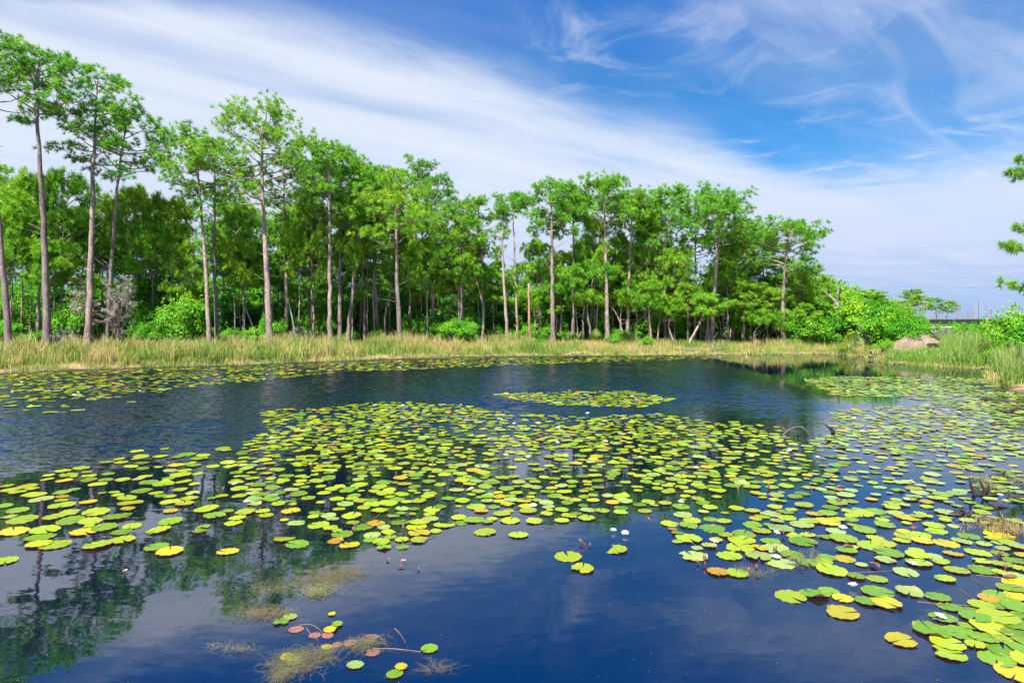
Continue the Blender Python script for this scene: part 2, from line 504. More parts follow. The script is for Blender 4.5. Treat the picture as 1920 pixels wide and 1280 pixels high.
def pine_meshes(rs, keys, cb, R, tr, nbranch=22, sub=4, tuft=1.0, bias=0.5, flat=1.0, stubs=5, per=3, gap=0.0, low=0.9, updir=0.0):
    """trunk + limbs mesh and crown mesh in local metres; keys = trunk path from the foot, cb = height of the lowest limb"""
    tk, cr = MB(), MB()
    path = smooth_path(keys, 22)
    H = path[-1, 2]
    zs = path[:, 2] / H
    path[1:-2, :2] += rs.normal(size=(19, 2)) * 0.02
    rad = tr * .82 * (0.16 + 0.84 * (1 - zs) ** 0.8)
    rad[0] *= 1.35
    rad[1] *= 1.08
    tk.tube(path, rad, 9)

    def at(z):
        return np.array([np.interp(z, path[:, 2], path[:, 0]), np.interp(z, path[:, 2], path[:, 1]), z])
    pos, dirs = [], []
    az = rs.random() * 6.28
    cH = H - cb
    for i in range(nbranch):
        s = ((i + rs.random() * 0.9) / nbranch)
        s = s ** 0.9
        if rs.random() < gap:
            continue
        z = cb + s * cH * 0.97
        az += 2.4 + rs.normal() * 0.5
        prof = (low + (1 - low) * min(1, s / 0.35)) * math.sqrt(max(0.03, 1 - (max(0, s - 0.3) / 0.74) ** 2))
        L = R * prof * (0.72 + 0.40 * rs.random())
        el = math.radians(3 + 35 * s ** 1.5 + rs.normal() * 8 + updir)
        d0 = np.array([math.cos(az) * math.cos(el), math.sin(az) * math.cos(el), math.sin(el) * flat])
        u = np.linspace(0, 1, 7)[:, None]
        wob = rs.normal(size=3) * 0.10 * L
        bp = at(z) + d0 * L * u + np.array([0, 0, 1.0]) * (0.20 * L * u ** 2) * (1 - s * 0.8) + wob * np.sin(u * math.pi) + rs.normal(size=(7, 3)) * 0.03 * L * u
        br = max(0.014, 0.024 * L ** 0.8) * (1 - 0.75 * u[:, 0])
        tk.tube(bp, br, 5)
        # twigs with tufts
        ns = max(3, int(sub * (0.8 + 0.7 * L / R) + rs.random()))
        for j in range(ns):
            t0 = 0.52 + 0.48 * (j + rs.random()) / ns
            o = np.array([np.interp(t0, u[:, 0], bp[:, k]) for k in range(3)])
            td = unit(d0 * .7 + rs.normal(size=3) * [.8, .8, .4] + np.array([0, 0, 0.25]))
            tl = min(1.0, L * (0.18 + 0.20 * rs.random())) + 0.15
            e = o + td * tl + np.array([0, 0, tl * 0.25])
            tk.tube(np.stack([o, o + td * tl * 0.5, e]), [0.014, 0.011, 0.007], 3, cap=False)
            for k in range(per + 2):
                f = 1.0 if k == 0 else 0.35 + 0.6 * rs.random()
                q = o + (e - o) * f + rs.normal(size=3) * [.32, .32, .11] * min(1.0, tl + 0.4) * (0 if k == 0 else 1)
                pos.append(q)
                dirs.append(td + np.array([0, 0, 0.7]) + rs.normal(size=3) * 0.35)
        pos.append(bp[-1])
        dirs.append(d0 + np.array([0, 0, 0.6]))
    pos.append(path[-1])
    dirs.append(np.array([0, 0, 1.0]))
    pos, dirs = np.array(pos), np.array(dirs)
    n = len(pos)
    tint = np.clip(bias + rs.normal(size=n) * 0.17, 0, 1)
    put_tufts(cr, pos, dirs, tuft * (0.8 + 0.5 * rs.random(n)), tint)
    for i in range(stubs):
        z = cb * (0.45 + 0.5 * rs.random())
        a = rs.random() * 6.28
        L = 0.3 + rs.random() * 1.1
        d = np.array([math.cos(a), math.sin(a), 0.25 + 0.4 * rs.random()])
        o = at(z)
        tk.tube(np.stack([o, o + d * L * 0.5, o + d * L + np.array([0, 0, 0.1 * rs.normal()])]), [0.022, 0.016, 0.006], 4, cap=False)
    return tk, cr


def pine(loc, keys, cb, R, tr, label, rs, group=None, name='pine_tree', **kw):
    tk, cr = pine_meshes(rs, keys, cb, R, tr, **kw)
    root = empty(name, loc, label, 'pine tree', group)
    tk.build('trunk', M_BARK, root)
    cr.build('crown', M_NEEDLE, root, smooth=False)
    return root


def bush_meshes(rs, H, R, lobes, leaves, size, z0=0.0, bias=0.5, trunk_r=0.08, squash=0.8):
    tk, cr = MB(), MB()
    # lobes spread through the crown's ellipsoid
    c = []
    while len(c) < lobes:
        p = rs.uniform(-1, 1, 3)
        q = p @ p
        if 0.12 < q < 1:
            c.append(p)
    c = np.array(c)
    cz = (H + z0) / 2
    hz = (H - z0) / 2
    ctr = c * np.array([R, R, hz]) * 0.82 + np.array([0, 0, cz])
    lr = R * rs.uniform(0.24, 0.44, lobes)
    for k in range(lobes):
        n = int(leaves * rs.uniform(0.6, 1.2))
        d = unit(rs.normal(size=(n, 3)))
        d[:, 2] = np.where(d[:, 2] < -0.35, -d[:, 2], d[:, 2])
        rr = lr[k] * rs.uniform(0.55, 1.12, n)[:, None]
        pos = ctr[k] + d * rr * np.array([1, 1, squash])
        nr = d * 0.8 + np.array([0, 0, 0.6]) + rs.normal(size=(n, 3)) * 0.5
        tb = np.clip(bias + rs.normal() * 0.14 + rs.normal(size=n) * 0.10, 0, 1)
        pos[:, 2] = np.maximum(pos[:, 2], 0.03)
        put_leaves(cr, pos, nr, size * rs.uniform(0.7, 1.3, n), tb)
    # loose shoots breaking the outline
    for k in range(34):
        q = rs.integers(0, lobes)
        d = unit(unit(ctr[q] - np.array([0, 0, cz * .6])) + rs.normal(size=3) * .45 + np.array([0, 0, .35]))
        o = ctr[q] + d * lr[q] * .75
        L = R * rs.uniform(.16, .42)
        n = 16
        t = rs.random(n)[:, None]
        put_leaves(cr, o + d * L * t + rs.normal(size=(n, 3)) * size * .7, rs.normal(size=(n, 3)) + [0, 0, .8], size * rs.uniform(.6, 1.2, n), np.clip(bias + .12 + rs.normal(size=n) * .12, 0, 1))
    ns = 1 if z0 > 1.0 else 4
    for s in range(ns):
        a = rs.random() * 6.28
        o = np.array([math.cos(a), math.sin(a), 0]) * (0.0 if ns == 1 else 0.15)
        top = np.array([rs.normal() * R * 0.15, rs.normal() * R * 0.15, cz])
        pts = smooth_path([o + [0, 0, -0.1], o * 0.6 + top * 0.5 + rs.normal(size=3) * 0.06, top], 8)
        tk.tube(pts, np.linspace(trunk_r, trunk_r * 0.5, 8), 6)
    for k in rs.choice(lobes, min(lobes, 14), replace=False):
        o = np.array([0, 0, max(0.05, z0 + (cz - z0) * rs.uniform(0.2, 0.9))])
        e = ctr[k]
        pts = smooth_path([o, (o + e) / 2 + rs.normal(size=3) * 0.12, e], 6)
        tk.tube(pts, np.linspace(trunk_r * 0.45, 0.012, 6), 4, cap=False)
    return tk, cr


def bush(name, loc, label, cat, rs, group=None, mat=None, bark=None, **kw):
    tk, cr = bush_meshes(rs, **kw)
    root = empty(name, loc, label, cat, group)
    tk.build('trunk', bark or M_BARK_DARK, root)
    cr.build('crown', mat or M_LEAF, root, smooth=False)
    return root

# ------------------------------------------------------------------ the front row of pines, one by one
def hero(Z, pts, cb_py, hw, tw, label, seed, **kw):
    """pts: trunk course in the photo (foot to top); cb_py: row of the lowest limb; hw: crown half width; tw: trunk width at the foot"""
    rs = np.random.default_rng(seed)
    x0 = wx(pts[0][0], Z)
    g = gz(x0, Z)
    s = Z / F
    keys = []
    yb = 0.0
    for i, (px, py) in enumerate(pts):
        if i:
            yb += rs.normal() * 0.25
        keys.append(((px - pts[0][0]) * s, yb, wz(py, Z) - g if i else -0.12))
    cb = wz(cb_py, Z) - g
    return pine((x0, Z, g), keys, cb, hw * s * 1.22, tw * s / 2, label, rs, **dict(kw, stubs=kw.get('stubs', 3) + 4))


HEROES = [
    # Z, path, cb, hw, trunk width, label, kwargs
    (41, [(18, 652), (6, 440), (-4, 300), (-14, 97)], 215, 78, 15, 'tall pine with a pinkish trunk cut by the picture edge, west end of the bank', dict(nbranch=20, sub=4, bias=.55, stubs=2)),
    (41.5, [(88, 656), (88, 440), (85, 250), (84, 126)], 235, 66, 17, 'tallest thick straight pine with a long bare trunk and one limb low on its crown', dict(nbranch=20, sub=4, bias=.5, stubs=5, gap=.1)),
    (43, [(164, 650), (168, 470), (162, 300), (166, 138)], 300, 60, 15, 'tall pine with a ragged one-sided crown just east of the tallest pine', dict(nbranch=24, sub=3, bias=.48, stubs=5, gap=.12)),
    (45, [(199, 642), (208, 440), (222, 330), (236, 222)], 345, 64, 12, 'pine with a wide layered dark crown leaning east beside the grey mossy bush', dict(nbranch=24, sub=4, bias=.42, stubs=2, gap=.05)),
    (45, [(393, 650), (384, 500), (372, 380), (366, 268)], 372, 58, 11, 'slender pine leaning west, western stem of a close pair', dict(nbranch=20, sub=4, bias=.55, stubs=5)),
    (46, [(407, 648), (402, 480), (399, 380), (394, 276)], 425, 45, 10, 'slender upright pine, eastern stem of a close pair', dict(nbranch=22, sub=3, bias=.5, stubs=3, gap=.1)),
    (44.5, [(507, 652), (498, 500), (489, 380), (487, 226)], 385, 86, 16, 'broad domed pine with sweeping open limbs standing proud of its neighbours', dict(nbranch=30, sub=5, bias=.52, stubs=6, low=.95)),
    (50, [(538, 642), (536, 480), (533, 300)], 430, 46, 10, 'darker narrow pine tucked close behind the broad domed pine', dict(nbranch=22, sub=3, bias=.38, stubs=2)),
    (46, [(618, 656), (613, 480), (611, 276)], 410, 48, 11, 'straight pale-trunked pine with a small pointed crown above a second tier', dict(nbranch=24, sub=4, bias=.5, stubs=3, low=.7)),
    (49, [(637, 648), (636, 460), (633, 306)], 400, 52, 10, 'yellow-green pine with a forked trunk beside the straight pale trunk', dict(nbranch=24, sub=4, bias=.66, stubs=3)),
    (49, [(650, 650), (660, 560), (668, 470), (688, 322)], 430, 46, 10, 'pine whose trunk leans east from a crossed foot', dict(nbranch=22, sub=4, bias=.5, stubs=3)),
    (52, [(709, 636), (702, 490), (700, 340)], 440, 48, 10, 'dark-barked pine west of the thick mid-bank trunk', dict(nbranch=24, sub=4, bias=.6, stubs=3)),
    (47, [(751, 652), (745, 500), (742, 350)], 470, 54, 12, 'thick brown-trunked pine with a crooked white limb at mid height', dict(nbranch=26, sub=4, bias=.58, stubs=6)),
    (55, [(778, 632), (776, 470), (776, 312)], 385, 36, 8, 'olive pine with a thin rounded crown poking above its neighbours', dict(nbranch=18, sub=3, bias=.28, stubs=2)),
    (52, [(813, 638), (812, 480), (822, 346)], 430, 40, 8, 'olive open-crowned pine at the dip in the skyline', dict(nbranch=20, sub=3, bias=.32, stubs=4, gap=.1)),
    (50, [(864, 650), (865, 560), (862, 400)], 520, 42, 8, 'low pine with a dark thin stem behind the round bright shrub', dict(nbranch=22, sub=4, bias=.45, stubs=3)),
    (53, [(907, 642), (904, 520), (897, 386)], 490, 40, 10, 'twin-stemmed pine with a narrow tiered crown west of the dead pole', dict(nbranch=24, sub=3, bias=.45, stubs=4, low=.75, gap=.08)),
    (53, [(971, 642), (966, 500), (960, 378)], 412, 34, 7, 'thin pine with a tiny tuft of a crown against open sky', dict(nbranch=11, sub=4, bias=.45, stubs=3)),
    (51, [(1037, 648), (1035, 500), (1034, 364)], 450, 46, 12, 'pine with a long western limb at the start of the eastern stand', dict(nbranch=24, sub=4, bias=.5, stubs=4, gap=.05)),
    (52, [(1074, 646), (1075, 500), (1075, 364)], 440, 38, 9, 'dark-stemmed pine with an umbrella crown second in the eastern stand', dict(nbranch=22, sub=4, bias=.46, stubs=3)),
    (51, [(1139, 648), (1136, 500), (1132, 353)], 430, 46, 11, 'highest pine of the eastern stand with a lumpy round crown', dict(nbranch=26, sub=4, bias=.52, stubs=4)),
    (52, [(1175, 646), (1180, 500), (1186, 379)], 440, 38, 9, 'pine with a flat-topped crown next after the highest of the eastern stand', dict(nbranch=20, sub=4, bias=.45, stubs=3)),
    (53, [(1208, 646), (1210, 520), (1216, 402)], 480, 34, 8, 'shorter pine filling the gap in the middle of the eastern stand', dict(nbranch=20, sub=4, bias=.55, stubs=3)),
    (52, [(1247, 646), (1246, 500), (1246, 376)], 440, 40, 8, 'pine with a wide airy crown east of the gap', dict(nbranch=22, sub=4, bias=.48, stubs=4, gap=.1)),
    (53, [(1303, 645), (1304, 520), (1302, 410)], 490, 40, 8, 'slim pine with a thin crown west of the broad double-trunked pine', dict(nbranch=20, sub=3, bias=.5, stubs=3, gap=.1)),
    (51, [(1334, 650), (1337, 520), (1341, 386)], 470, 58, 11, 'broadest pine of the eastern stand with two dark trunks crossing', dict(nbranch=28, sub=5, bias=.46, stubs=3)),
    (53, [(1372, 648), (1385, 540), (1404, 430)], 500, 42, 9, 'lower pine leaning east under the broadest crown', dict(nbranch=22, sub=4, bias=.46, stubs=3, gap=.06)),
    (54, [(1424, 650), (1428, 560), (1424, 452)], 540, 38, 7, 'small pine with a pale dead limb near the east end', dict(nbranch=20, sub=4, bias=.52, stubs=4)),
    (50, [(1467, 652), (1470, 540), (1476, 431)], 510, 50, 10, 'last tall pine at the east end with a spreading layered crown', dict(nbranch=26, sub=4, bias=.46, stubs=3, gap=.08)),
]
for i, (Z, pts, cb, hw, tw, lab, kw) in enumerate(HEROES):
    hero(Z, pts, cb, hw, tw, lab, 100 + i, group='front pines along the bank', **kw)

# ------------------------------------------------------------------ pines deeper in the wood: six kinds, copied
rs = np.random.default_rng(77)
PROTO = []
for k in range(6):
    H = 11.0
    kw = dict(nbranch=22 + k % 3 * 3, sub=4, bias=[.58, .64, .55, .70, .60, .50][k], stubs=6, gap=.08, per=3)
    PROTO.append(dict(keys=[(0, 0, -.2), (rs.normal() * .25, 0, 5), (rs.normal() * .5, rs.normal() * .3, H)], cb=H * [.55, .62, .5, .45, .6, .58][k], R=[1.9, 1.6, 2.1, 1.9, 1.5, 1.8][k], tr=.13, kw=kw))
SKY = np.array([(-300, 290), (0, 320), (100, 362), (200, 385), (300, 392), (400, 392), (560, 378), (680, 378), (760, 388), (830, 430), (880, 450), (950, 488), (990, 492), (1030, 470), (1100, 448),
                (1200, 445), (1300, 446), (1400, 465), (1480, 512), (1560, 532), (1640, 560), (1700, 592), (1760, 600)])


def sky_line(px):
    return np.interp(px, SKY[:, 0], SKY[:, 1])


REAR_LABEL = [(-999, 300, 'slim pine deep in the wood behind the tall western pines'), (300, 560, 'slim pine deep in the wood around the broad domed pine'),
              (560, 860, 'slim pine deep in the wood behind the mid-bank trunks'), (860, 1120, 'slim pine deep in the wood near the dead pole'),
              (1120, 1320, 'slim pine deep in the wood behind the highest eastern pines'), (1320, 2000, 'slim pine deep in the wood at the low east end')]
proto_root = [None] * 6
n_rear = 0
for px in np.concatenate([np.linspace(-70, 1500, 36), np.linspace(-40, 1440, 18), np.linspace(1500, 1640, 7)]):
    px += rs.normal() * 10
    Z = rs.uniform(50, 66) if n_rear < 36 else rs.uniform(56, 78)
    top = sky_line(px) + abs(rs.normal()) * 40 + 8
    x = wx(px, Z)
    g = gz(x, Z)
    H = wz(top, Z) - g
    if H < 3:
        continue
    k = int(rs.integers(0, 6))
    sc = H / 11.0
    sc3 = (max(.7, sc) * .95, max(.7, sc) * .95, sc)
    lab = next(l for a, b, l in REAR_LABEL if a <= px < b)
    grp = 'pines deep in the wood'
    if proto_root[k] is None:
        p = PROTO[k]
        proto_root[k] = pine((x, Z, g), p['keys'], p['cb'], p['R'], p['tr'], lab, np.random.default_rng(200 + k), group=grp, **p['kw'])
        proto_root[k].scale = sc3
        proto_root[k].rotation_euler.z = rs.random() * 6.28
    else:
        copy_tree(proto_root[k], (x, Z, g), rs.random() * 6.28, sc3, lab, grp)
    n_rear += 1

# ------------------------------------------------------------------ young bright pines between the trunks
YOUNG = [(40, 46, 350, 60), (115, 47, 355, 62), (190, 50, 395, 55), (255, 49, 375, 50), (320, 50, 390, 48), (20, 44, 415, 52), (100, 45, 470, 50), (285, 48, 440, 45),
         (345, 48, 470, 40), (440, 51, 400, 50), (460, 49, 470, 42), (560, 50, 420, 45), (585, 49, 400, 46), (660, 50, 385, 46), (690, 50, 400, 44), (730, 52, 370, 44),
         (790, 52, 395, 46), (850, 55, 440, 40), (800, 50, 470, 40), (880, 54, 470, 40), (930, 55, 500, 36), (1010, 54, 470, 40), (1055, 53, 490, 40), (1100, 54, 470, 38), (1115, 52, 430, 36),
         (1160, 54, 460, 38), (1195, 53, 480, 38), (1265, 52, 480, 42), (1290, 51, 540, 36), (1225, 53, 440, 36), (1355, 52, 500, 40), (1395, 51, 535, 40), (1440, 51, 545, 38), (1500, 52, 520, 34), (1330, 50, 560, 36),
         (1380, 55, 450, 40), (1510, 50, 575, 30)]
YL = ['young bright green pine with soft drooping boughs between the western trunks', 'young yellow-green pine with soft boughs behind the mid-bank trunks', 'young pine with low soft boughs inside the eastern stand']
young = [None] * 4
rs = np.random.default_rng(31)
for i, (px, Z, top, hw) in enumerate(YOUNG):
    x = wx(px, Z)
    g = gz(x, Z)
    H = wz(top, Z) - g
    k = i % 4
    lab = YL[0] if px < 480 else YL[1] if px < 900 else YL[2]
    sc = (hw * .84 / F * Z / 1.9,) * 2 + (H / 7.0,)
    if young[k] is None:
        young[k] = pine((x, Z, g), [(0, 0, -.2), (.1, 0, 3.5), (rs.normal() * .2, 0, 7.0)], 3.3 + .3 * k, 1.9, .09, lab, np.random.default_rng(300 + k), group='young pines between the trunks',
                        nbranch=24, sub=4, bias=.66, stubs=2, per=3, low=1.0, tuft=1.05)
        young[k].scale = sc
    else:
        copy_tree(young[k], (x, Z, g), rs.random() * 6.28, sc, lab, 'young pines between the trunks')

# ------------------------------------------------------------------ dead trees
def snag(Z, pts, tw, label, mat, seed, name='dead_tree', limbs=3, llen=.6, taper=.35, group=None, tilt=.5):
    rs = np.random.default_rng(seed)
    s = Z / F
    x0 = wx(pts[0][0], Z)
    g = gz(x0, Z)
    keys = [((px - pts[0][0]) * s, 0, wz(py, Z) - g if i else -.15) for i, (px, py) in enumerate(pts)]
    path = smooth_path(keys, 16)
    path[1:-1, :2] += rs.normal(size=(14, 2)) * tw * s * .10
    root = empty(name, (x0, Z, g), label, 'dead tree', group)
    tk = MB()
    tk.tube(path, np.linspace(1, taper, 16) * tw * s / 2, 8)
    tk.build('trunk', mat, root)
    bm_ = MB()
    H = path[-1, 2]
    for i in range(limbs):
        z = H * rs.uniform(.55, .97)
        o = np.array([np.interp(z, path[:, 2], path[:, j]) for j in range(3)])
        a = rs.random() * 6.28
        L = llen * rs.uniform(.5, 1.3)
        d = np.array([math.cos(a), math.sin(a) * .6, tilt])
        bm_.tube(np.stack([o, o + d * L * .5 + rs.normal(size=3) * .05, o + d * L + rs.normal(size=3) * .1]), [.03, .022, .008], 4)
    if limbs:
        bm_.build('branch', mat, root)
    return root


snag(51, [(952, 644), (945, 530), (940, 432)], 7, 'tall grey dead pine pole with stub branches, bare to its tip', M_BARK, 1, limbs=7, llen=.5)
snag(49, [(994, 652), (992, 600), (991, 532)], 5.5, 'short orange-tan broken stump pole with its bark gone', M_BARK_TAN, 2, limbs=0, taper=.75)
snag(50, [(1289, 656), (1302, 625), (1324, 580)], 6, 'thin dead trunk leaning steeply east over the bank', M_BARK, 3, limbs=1, taper=.5)
snag(49, [(482, 640), (470, 600), (452, 555)], 5, 'thin dead stem leaning west at the foot of the broad domed pine', M_BARK_OLD, 4, limbs=1)
snag(49, [(556, 640), (549, 600), (540, 560)], 4, 'thin leaning dead stem beside the darker narrow pine', M_BARK_OLD, 5, limbs=1)
snag(51, [(720, 620), (722, 590), (728, 562)], 5, 'short pale broken stem with a bent top near the dark-barked pine', M_BARK_OLD, 6, limbs=1)

# slim bare stems in the shade of the wood (each a tree whose crown is lost in the canopy)
STEMS = [(455, 50, 480, 6), (485, 51, 470, 5), (578, 52, 500, 6), (588, 50, 480, 6), (683, 51, 470, 7), (672, 52, 500, 5), (762, 52, 470, 7), (830, 53, 530, 5), (840, 53, 520, 4), (853, 53, 540, 5), (898, 53, 540, 4),
         (1016, 52, 560, 6), (1027, 53, 560, 5), (1052, 52, 540, 7), (1086, 52, 560, 4), (1095, 51, 560, 6), (1106, 52, 560, 5), (1112, 51, 500, 6), (1160, 52, 560, 5), (1190, 52, 570, 6), (1184, 53, 520, 5), (1222, 52, 565, 5),
         (1232, 51, 570, 4), (1251, 52, 590, 5), (1266, 51, 580, 5), (1313, 52, 565, 6), (1321, 53, 580, 4), (1353, 52, 570, 5), (1366, 52, 570, 6), (1392, 52, 590, 5), (1420, 50, 600, 7), (1450, 51, 590, 5), (1478, 50, 610, 5), (70, 46, 500, 12)]
rs = np.random.default_rng(61)
STEMS += [(float(p), float(rs.uniform(50.5, 55)), float(rs.uniform(480, 560)), float(rs.uniform(3.5, 7))) for p in np.linspace(430, 1470, 30) + rs.normal(size=30) * 9]
for i, (px, Z, top, tw) in enumerate(STEMS):
    lab = 'slim bare pine stem in the shade, its foot west of the round bright shrub' if px < 800 else 'slim bare pine stem in the shade behind the dead poles' if px < 1060 else 'slim bare pine stem in the shade under the eastern stand'
    x = wx(px, Z)
    g = gz(x, Z)
    s = Z / F
    H = wz(top, Z) - g
    pine((x, Z, g), [(0, 0, -.2), (rs.normal() * .25, 0, H * .5), (rs.normal() * .4, 0, H)], H * .82, 1.0, tw * s / 2, lab, np.random.default_rng(400 + i), group='slim stems under the canopy',
         nbranch=7, sub=3, bias=.5, stubs=3, per=3)

# the wood steps down to the east
rs = np.random.default_rng(62)
for i, (px, Z, top) in enumerate([(1498, 56, 505), (1512, 60, 520), (1530, 58, 526), (1552, 62, 528), (1572, 66, 538), (1592, 62, 540), (1608, 68, 548), (1628, 66, 552), (1648, 72, 562), (1662, 70, 568), (1682, 76, 578), (1540, 54, 545), (1600, 60, 556)]):
    x = wx(px, Z)
    g = gz(x, Z)
    H = wz(top, Z) - g
    copy_tree(proto_root[[0, 2, 3][i % 3]], (x, Z, g), rs.random() * 6.28, (.95, .95, H / 11.0), 'mid-height pine where the skyline steps down east of the last tall pine', 'stepping-down pines at the east end')

# ------------------------------------------------------------------ broadleaf understorey
rs = np.random.default_rng(91)
OAK = [None] * 4
OAK_L = [(-999, 260, 'dense broadleaf tree in deep shade behind the western pines'), (260, 420, 'dense glossy broadleaf tree west of the close pair of pines'), (420, 640, 'dense broadleaf tree behind the broad domed pine'),
         (640, 860, 'dense broadleaf tree behind the mid-bank trunks'), (860, 1100, 'dense broadleaf tree behind the dead poles'), (1100, 1330, 'dense broadleaf tree behind the eastern stand'), (1330, 2000, 'dense broadleaf tree at the low east end of the wood')]
oak_spec = []
for px in np.linspace(-80, 1500, 42):
    oak_spec.append((px + rs.normal() * 14, rs.uniform(55, 62), rs.uniform(490, 570), rs.uniform(36, 54)))
for px in np.linspace(-80, 1480, 34):
    oak_spec.append((px + rs.normal() * 14, rs.uniform(63, 76), rs.uniform(470, 550), rs.uniform(44, 60)))
oak_spec += [(300, 48.5, 560, 40), (350, 48.5, 575, 34), (225, 49, 560, 36), (5, 46, 560, 36), (120, 47.5, 590, 30), (255, 50, 475, 50), (310, 51, 505, 50), (345, 52, 530, 44), (150, 50, 545, 40), (275, 49, 550, 40), (30, 49, 530, 46), (1560, 55, 545, 46), (1590, 55, 555, 44), (1530, 55, 530, 46), (1640, 60, 575, 40)]
for i, (px, Z, top, hw) in enumerate(oak_spec):
    top = max(top, sky_line(px) + 60) if i < 76 else top
    x = wx(px, Z)
    g = gz(x, Z)
    H = wz(top, Z) - g
    if H < 1.5:
        continue
    k = i % 4
    lab = next(l for a, b, l in OAK_L if a <= px < b)
    sc = (hw / F * Z / 2.2,) * 2 + (H / 6.0,)
    if OAK[k] is None:
        OAK[k] = bush('broadleaf_tree', (x, Z, g), lab, 'tree', np.random.default_rng(500 + k), group='broadleaf trees under the pines', H=6.0, R=2.2, lobes=34, leaves=210, size=.095, z0=[.6, 1.2, .3, .9][k], bias=[.55, .6, .48, .66][k], trunk_r=.10)
        OAK[k].scale = sc
    else:
        copy_tree(OAK[k], (x, Z, g), rs.random() * 6.28, sc, lab, 'broadleaf trees under the pines')

SHRUB = [None] * 4
# px, Z, top row, half width, label
SHRUBS = [(858, 48.5, 598, 40, 'round bright green shrub on a dark stem at the grass edge, mid bank'), (805, 49, 610, 34, 'low soft green shrub west of the round bright shrub'), (478, 46.5, 618, 26, 'low fan-leaved green shrub in front of the broad domed pine'),
          (140, 45, 570, 36, 'bright green shrub between the tallest pine and the ragged pine'), (10, 44, 600, 34, 'dark green shrub at the foot of the westernmost pine'), (300, 45.5, 600, 34, 'bright green shrub at the wood edge below the mossy bush'), (345, 46, 560, 44, 'large bright shrub under the leaning half of the close pair'),
          (270, 44, 612, 24, 'small yellow-green shrub in the grass below the dark gap'), (70, 43.5, 622, 28, 'low green shrub beside the thick foot of the tallest pine'), (560, 49, 600, 34, 'dark green shrub behind the leaning dead stems'), (600, 49, 560, 40, 'leafy shrub between the pale trunk and the narrow dark pine'),
          (690, 50, 585, 36, 'leafy shrub behind the leaning east pine'), (730, 51, 600, 30, 'small leafy shrub west of the thick mid-bank trunk'), (930, 50, 606, 34, 'leafy shrub behind the tall dead pole'), (1010, 50, 612, 34, 'leafy shrub east of the broken tan stump'), (1100, 51, 618, 40, 'dark palmetto-like shrub under the highest eastern pine'),
          (1165, 52, 620, 38, 'dark shrub in the shade of the flat-topped pine'), (1270, 50, 590, 30, 'soft bright shrub by the leaning dead trunk'), (1240, 52, 625, 34, 'dark low shrub in the shade east of the gap'), (1410, 50, 605, 32, 'bright shrub at the foot of the lower leaning pine'),
          (1500, 50, 588, 36, 'bright green shrub beyond the last tall pine'), (1545, 50.5, 590, 44, 'rounded green thicket shrub nearest the mud spit'), (1600, 50, 572, 44, 'tall rounded shrub below the white dead tree'), (1660, 46, 578, 48, 'large dark-hearted shrub west of the earth mound'), (1630, 50, 590, 40, 'dull green shrub behind the yellowing palmetto'),
          (1690, 44, 600, 34, 'bright round shrub leaning over the earth mound'), (1660, 42, 640, 22, 'low dark shrub at the foot of the earth mound'), (1715, 52, 600, 30, 'small shrub behind the top of the earth mound'), (1800, 44, 606, 30, 'round green shrub in front of the boardwalk'), (1855, 44, 604, 26, 'small green shrub east of the pale fence'),
          (1895, 33, 585, 42, 'big bright shrub at the east edge under the overhanging pine boughs'), (1925, 30, 610, 48, 'dark green shrub cut by the east picture edge'), (1870, 32, 650, 22, 'shadowy low shrub in the reeds on the east bank'), (1745, 46, 640, 24, 'grey-green low shrub east of the earth mound'),
          (1580, 60, 540, 50, 'grey-green oak thicket below the skyline, far east end'), (1640, 68, 560, 50, 'rounded far shrub on the falling skyline'), (1690, 75, 580, 44, 'last low shrub on the skyline before the far pines'), (45, 39, 630, 14, 'small yellow-green shrub on a dark stump standing in the grass')]
rs = np.random.default_rng(93)
for i, (px, Z, top, hw, lab) in enumerate(SHRUBS):
    if 480 < px < 1500 and 'grass' not in lab and i not in (0, 2):
        Z, top, hw = Z + 3.5, top + 4, hw * .82
    x = wx(px, Z)
    g = gz(x, Z)
    H = wz(top, Z) - g
    k = i % 4
    sc = (hw / F * Z / 1.5,) * 2 + (max(.4, H) / 2.2,)
    if SHRUB[k] is None:
        SHRUB[k] = bush('shrub', (x, Z, g), lab, 'shrub', np.random.default_rng(600 + k), group='shrubs along the bank', H=2.2, R=1.5, lobes=24, leaves=240, size=.07, z0=.0, bias=[.62, .5, .68, .56][k], trunk_r=.04)
        SHRUB[k].scale = sc
    else:
        copy_tree(SHRUB[k], (x, Z, g), rs.random() * 6.28, sc, lab, 'shrubs along the bank')

# leafy undergrowth shrubs between and behind the trunks
rs = np.random.default_rng(95)
for i, px in enumerate(np.linspace(470, 1490, 26)):
    px += rs.normal() * 10
    Z = rs.uniform(53, 57)
    x = wx(px, Z)
    g = gz(x, Z)
    H = wz(rs.uniform(560, 612), Z) - g
    lab = 'leafy undergrowth shrub deep between the ' + ('broad domed pine and the mid-bank trunks' if px < 700 else 'mid-bank trunks' if px < 860 else 'dead poles and the trunks beside them' if px < 1060 else 'trunks of the eastern stand')
    copy_tree(SHRUB[i % 4], (x, Z, g), rs.random() * 6.28, (rs.uniform(26, 42) / F * Z / 1.5,) * 2 + (max(.5, H) / 2.2,), lab, 'undergrowth between the trunks')

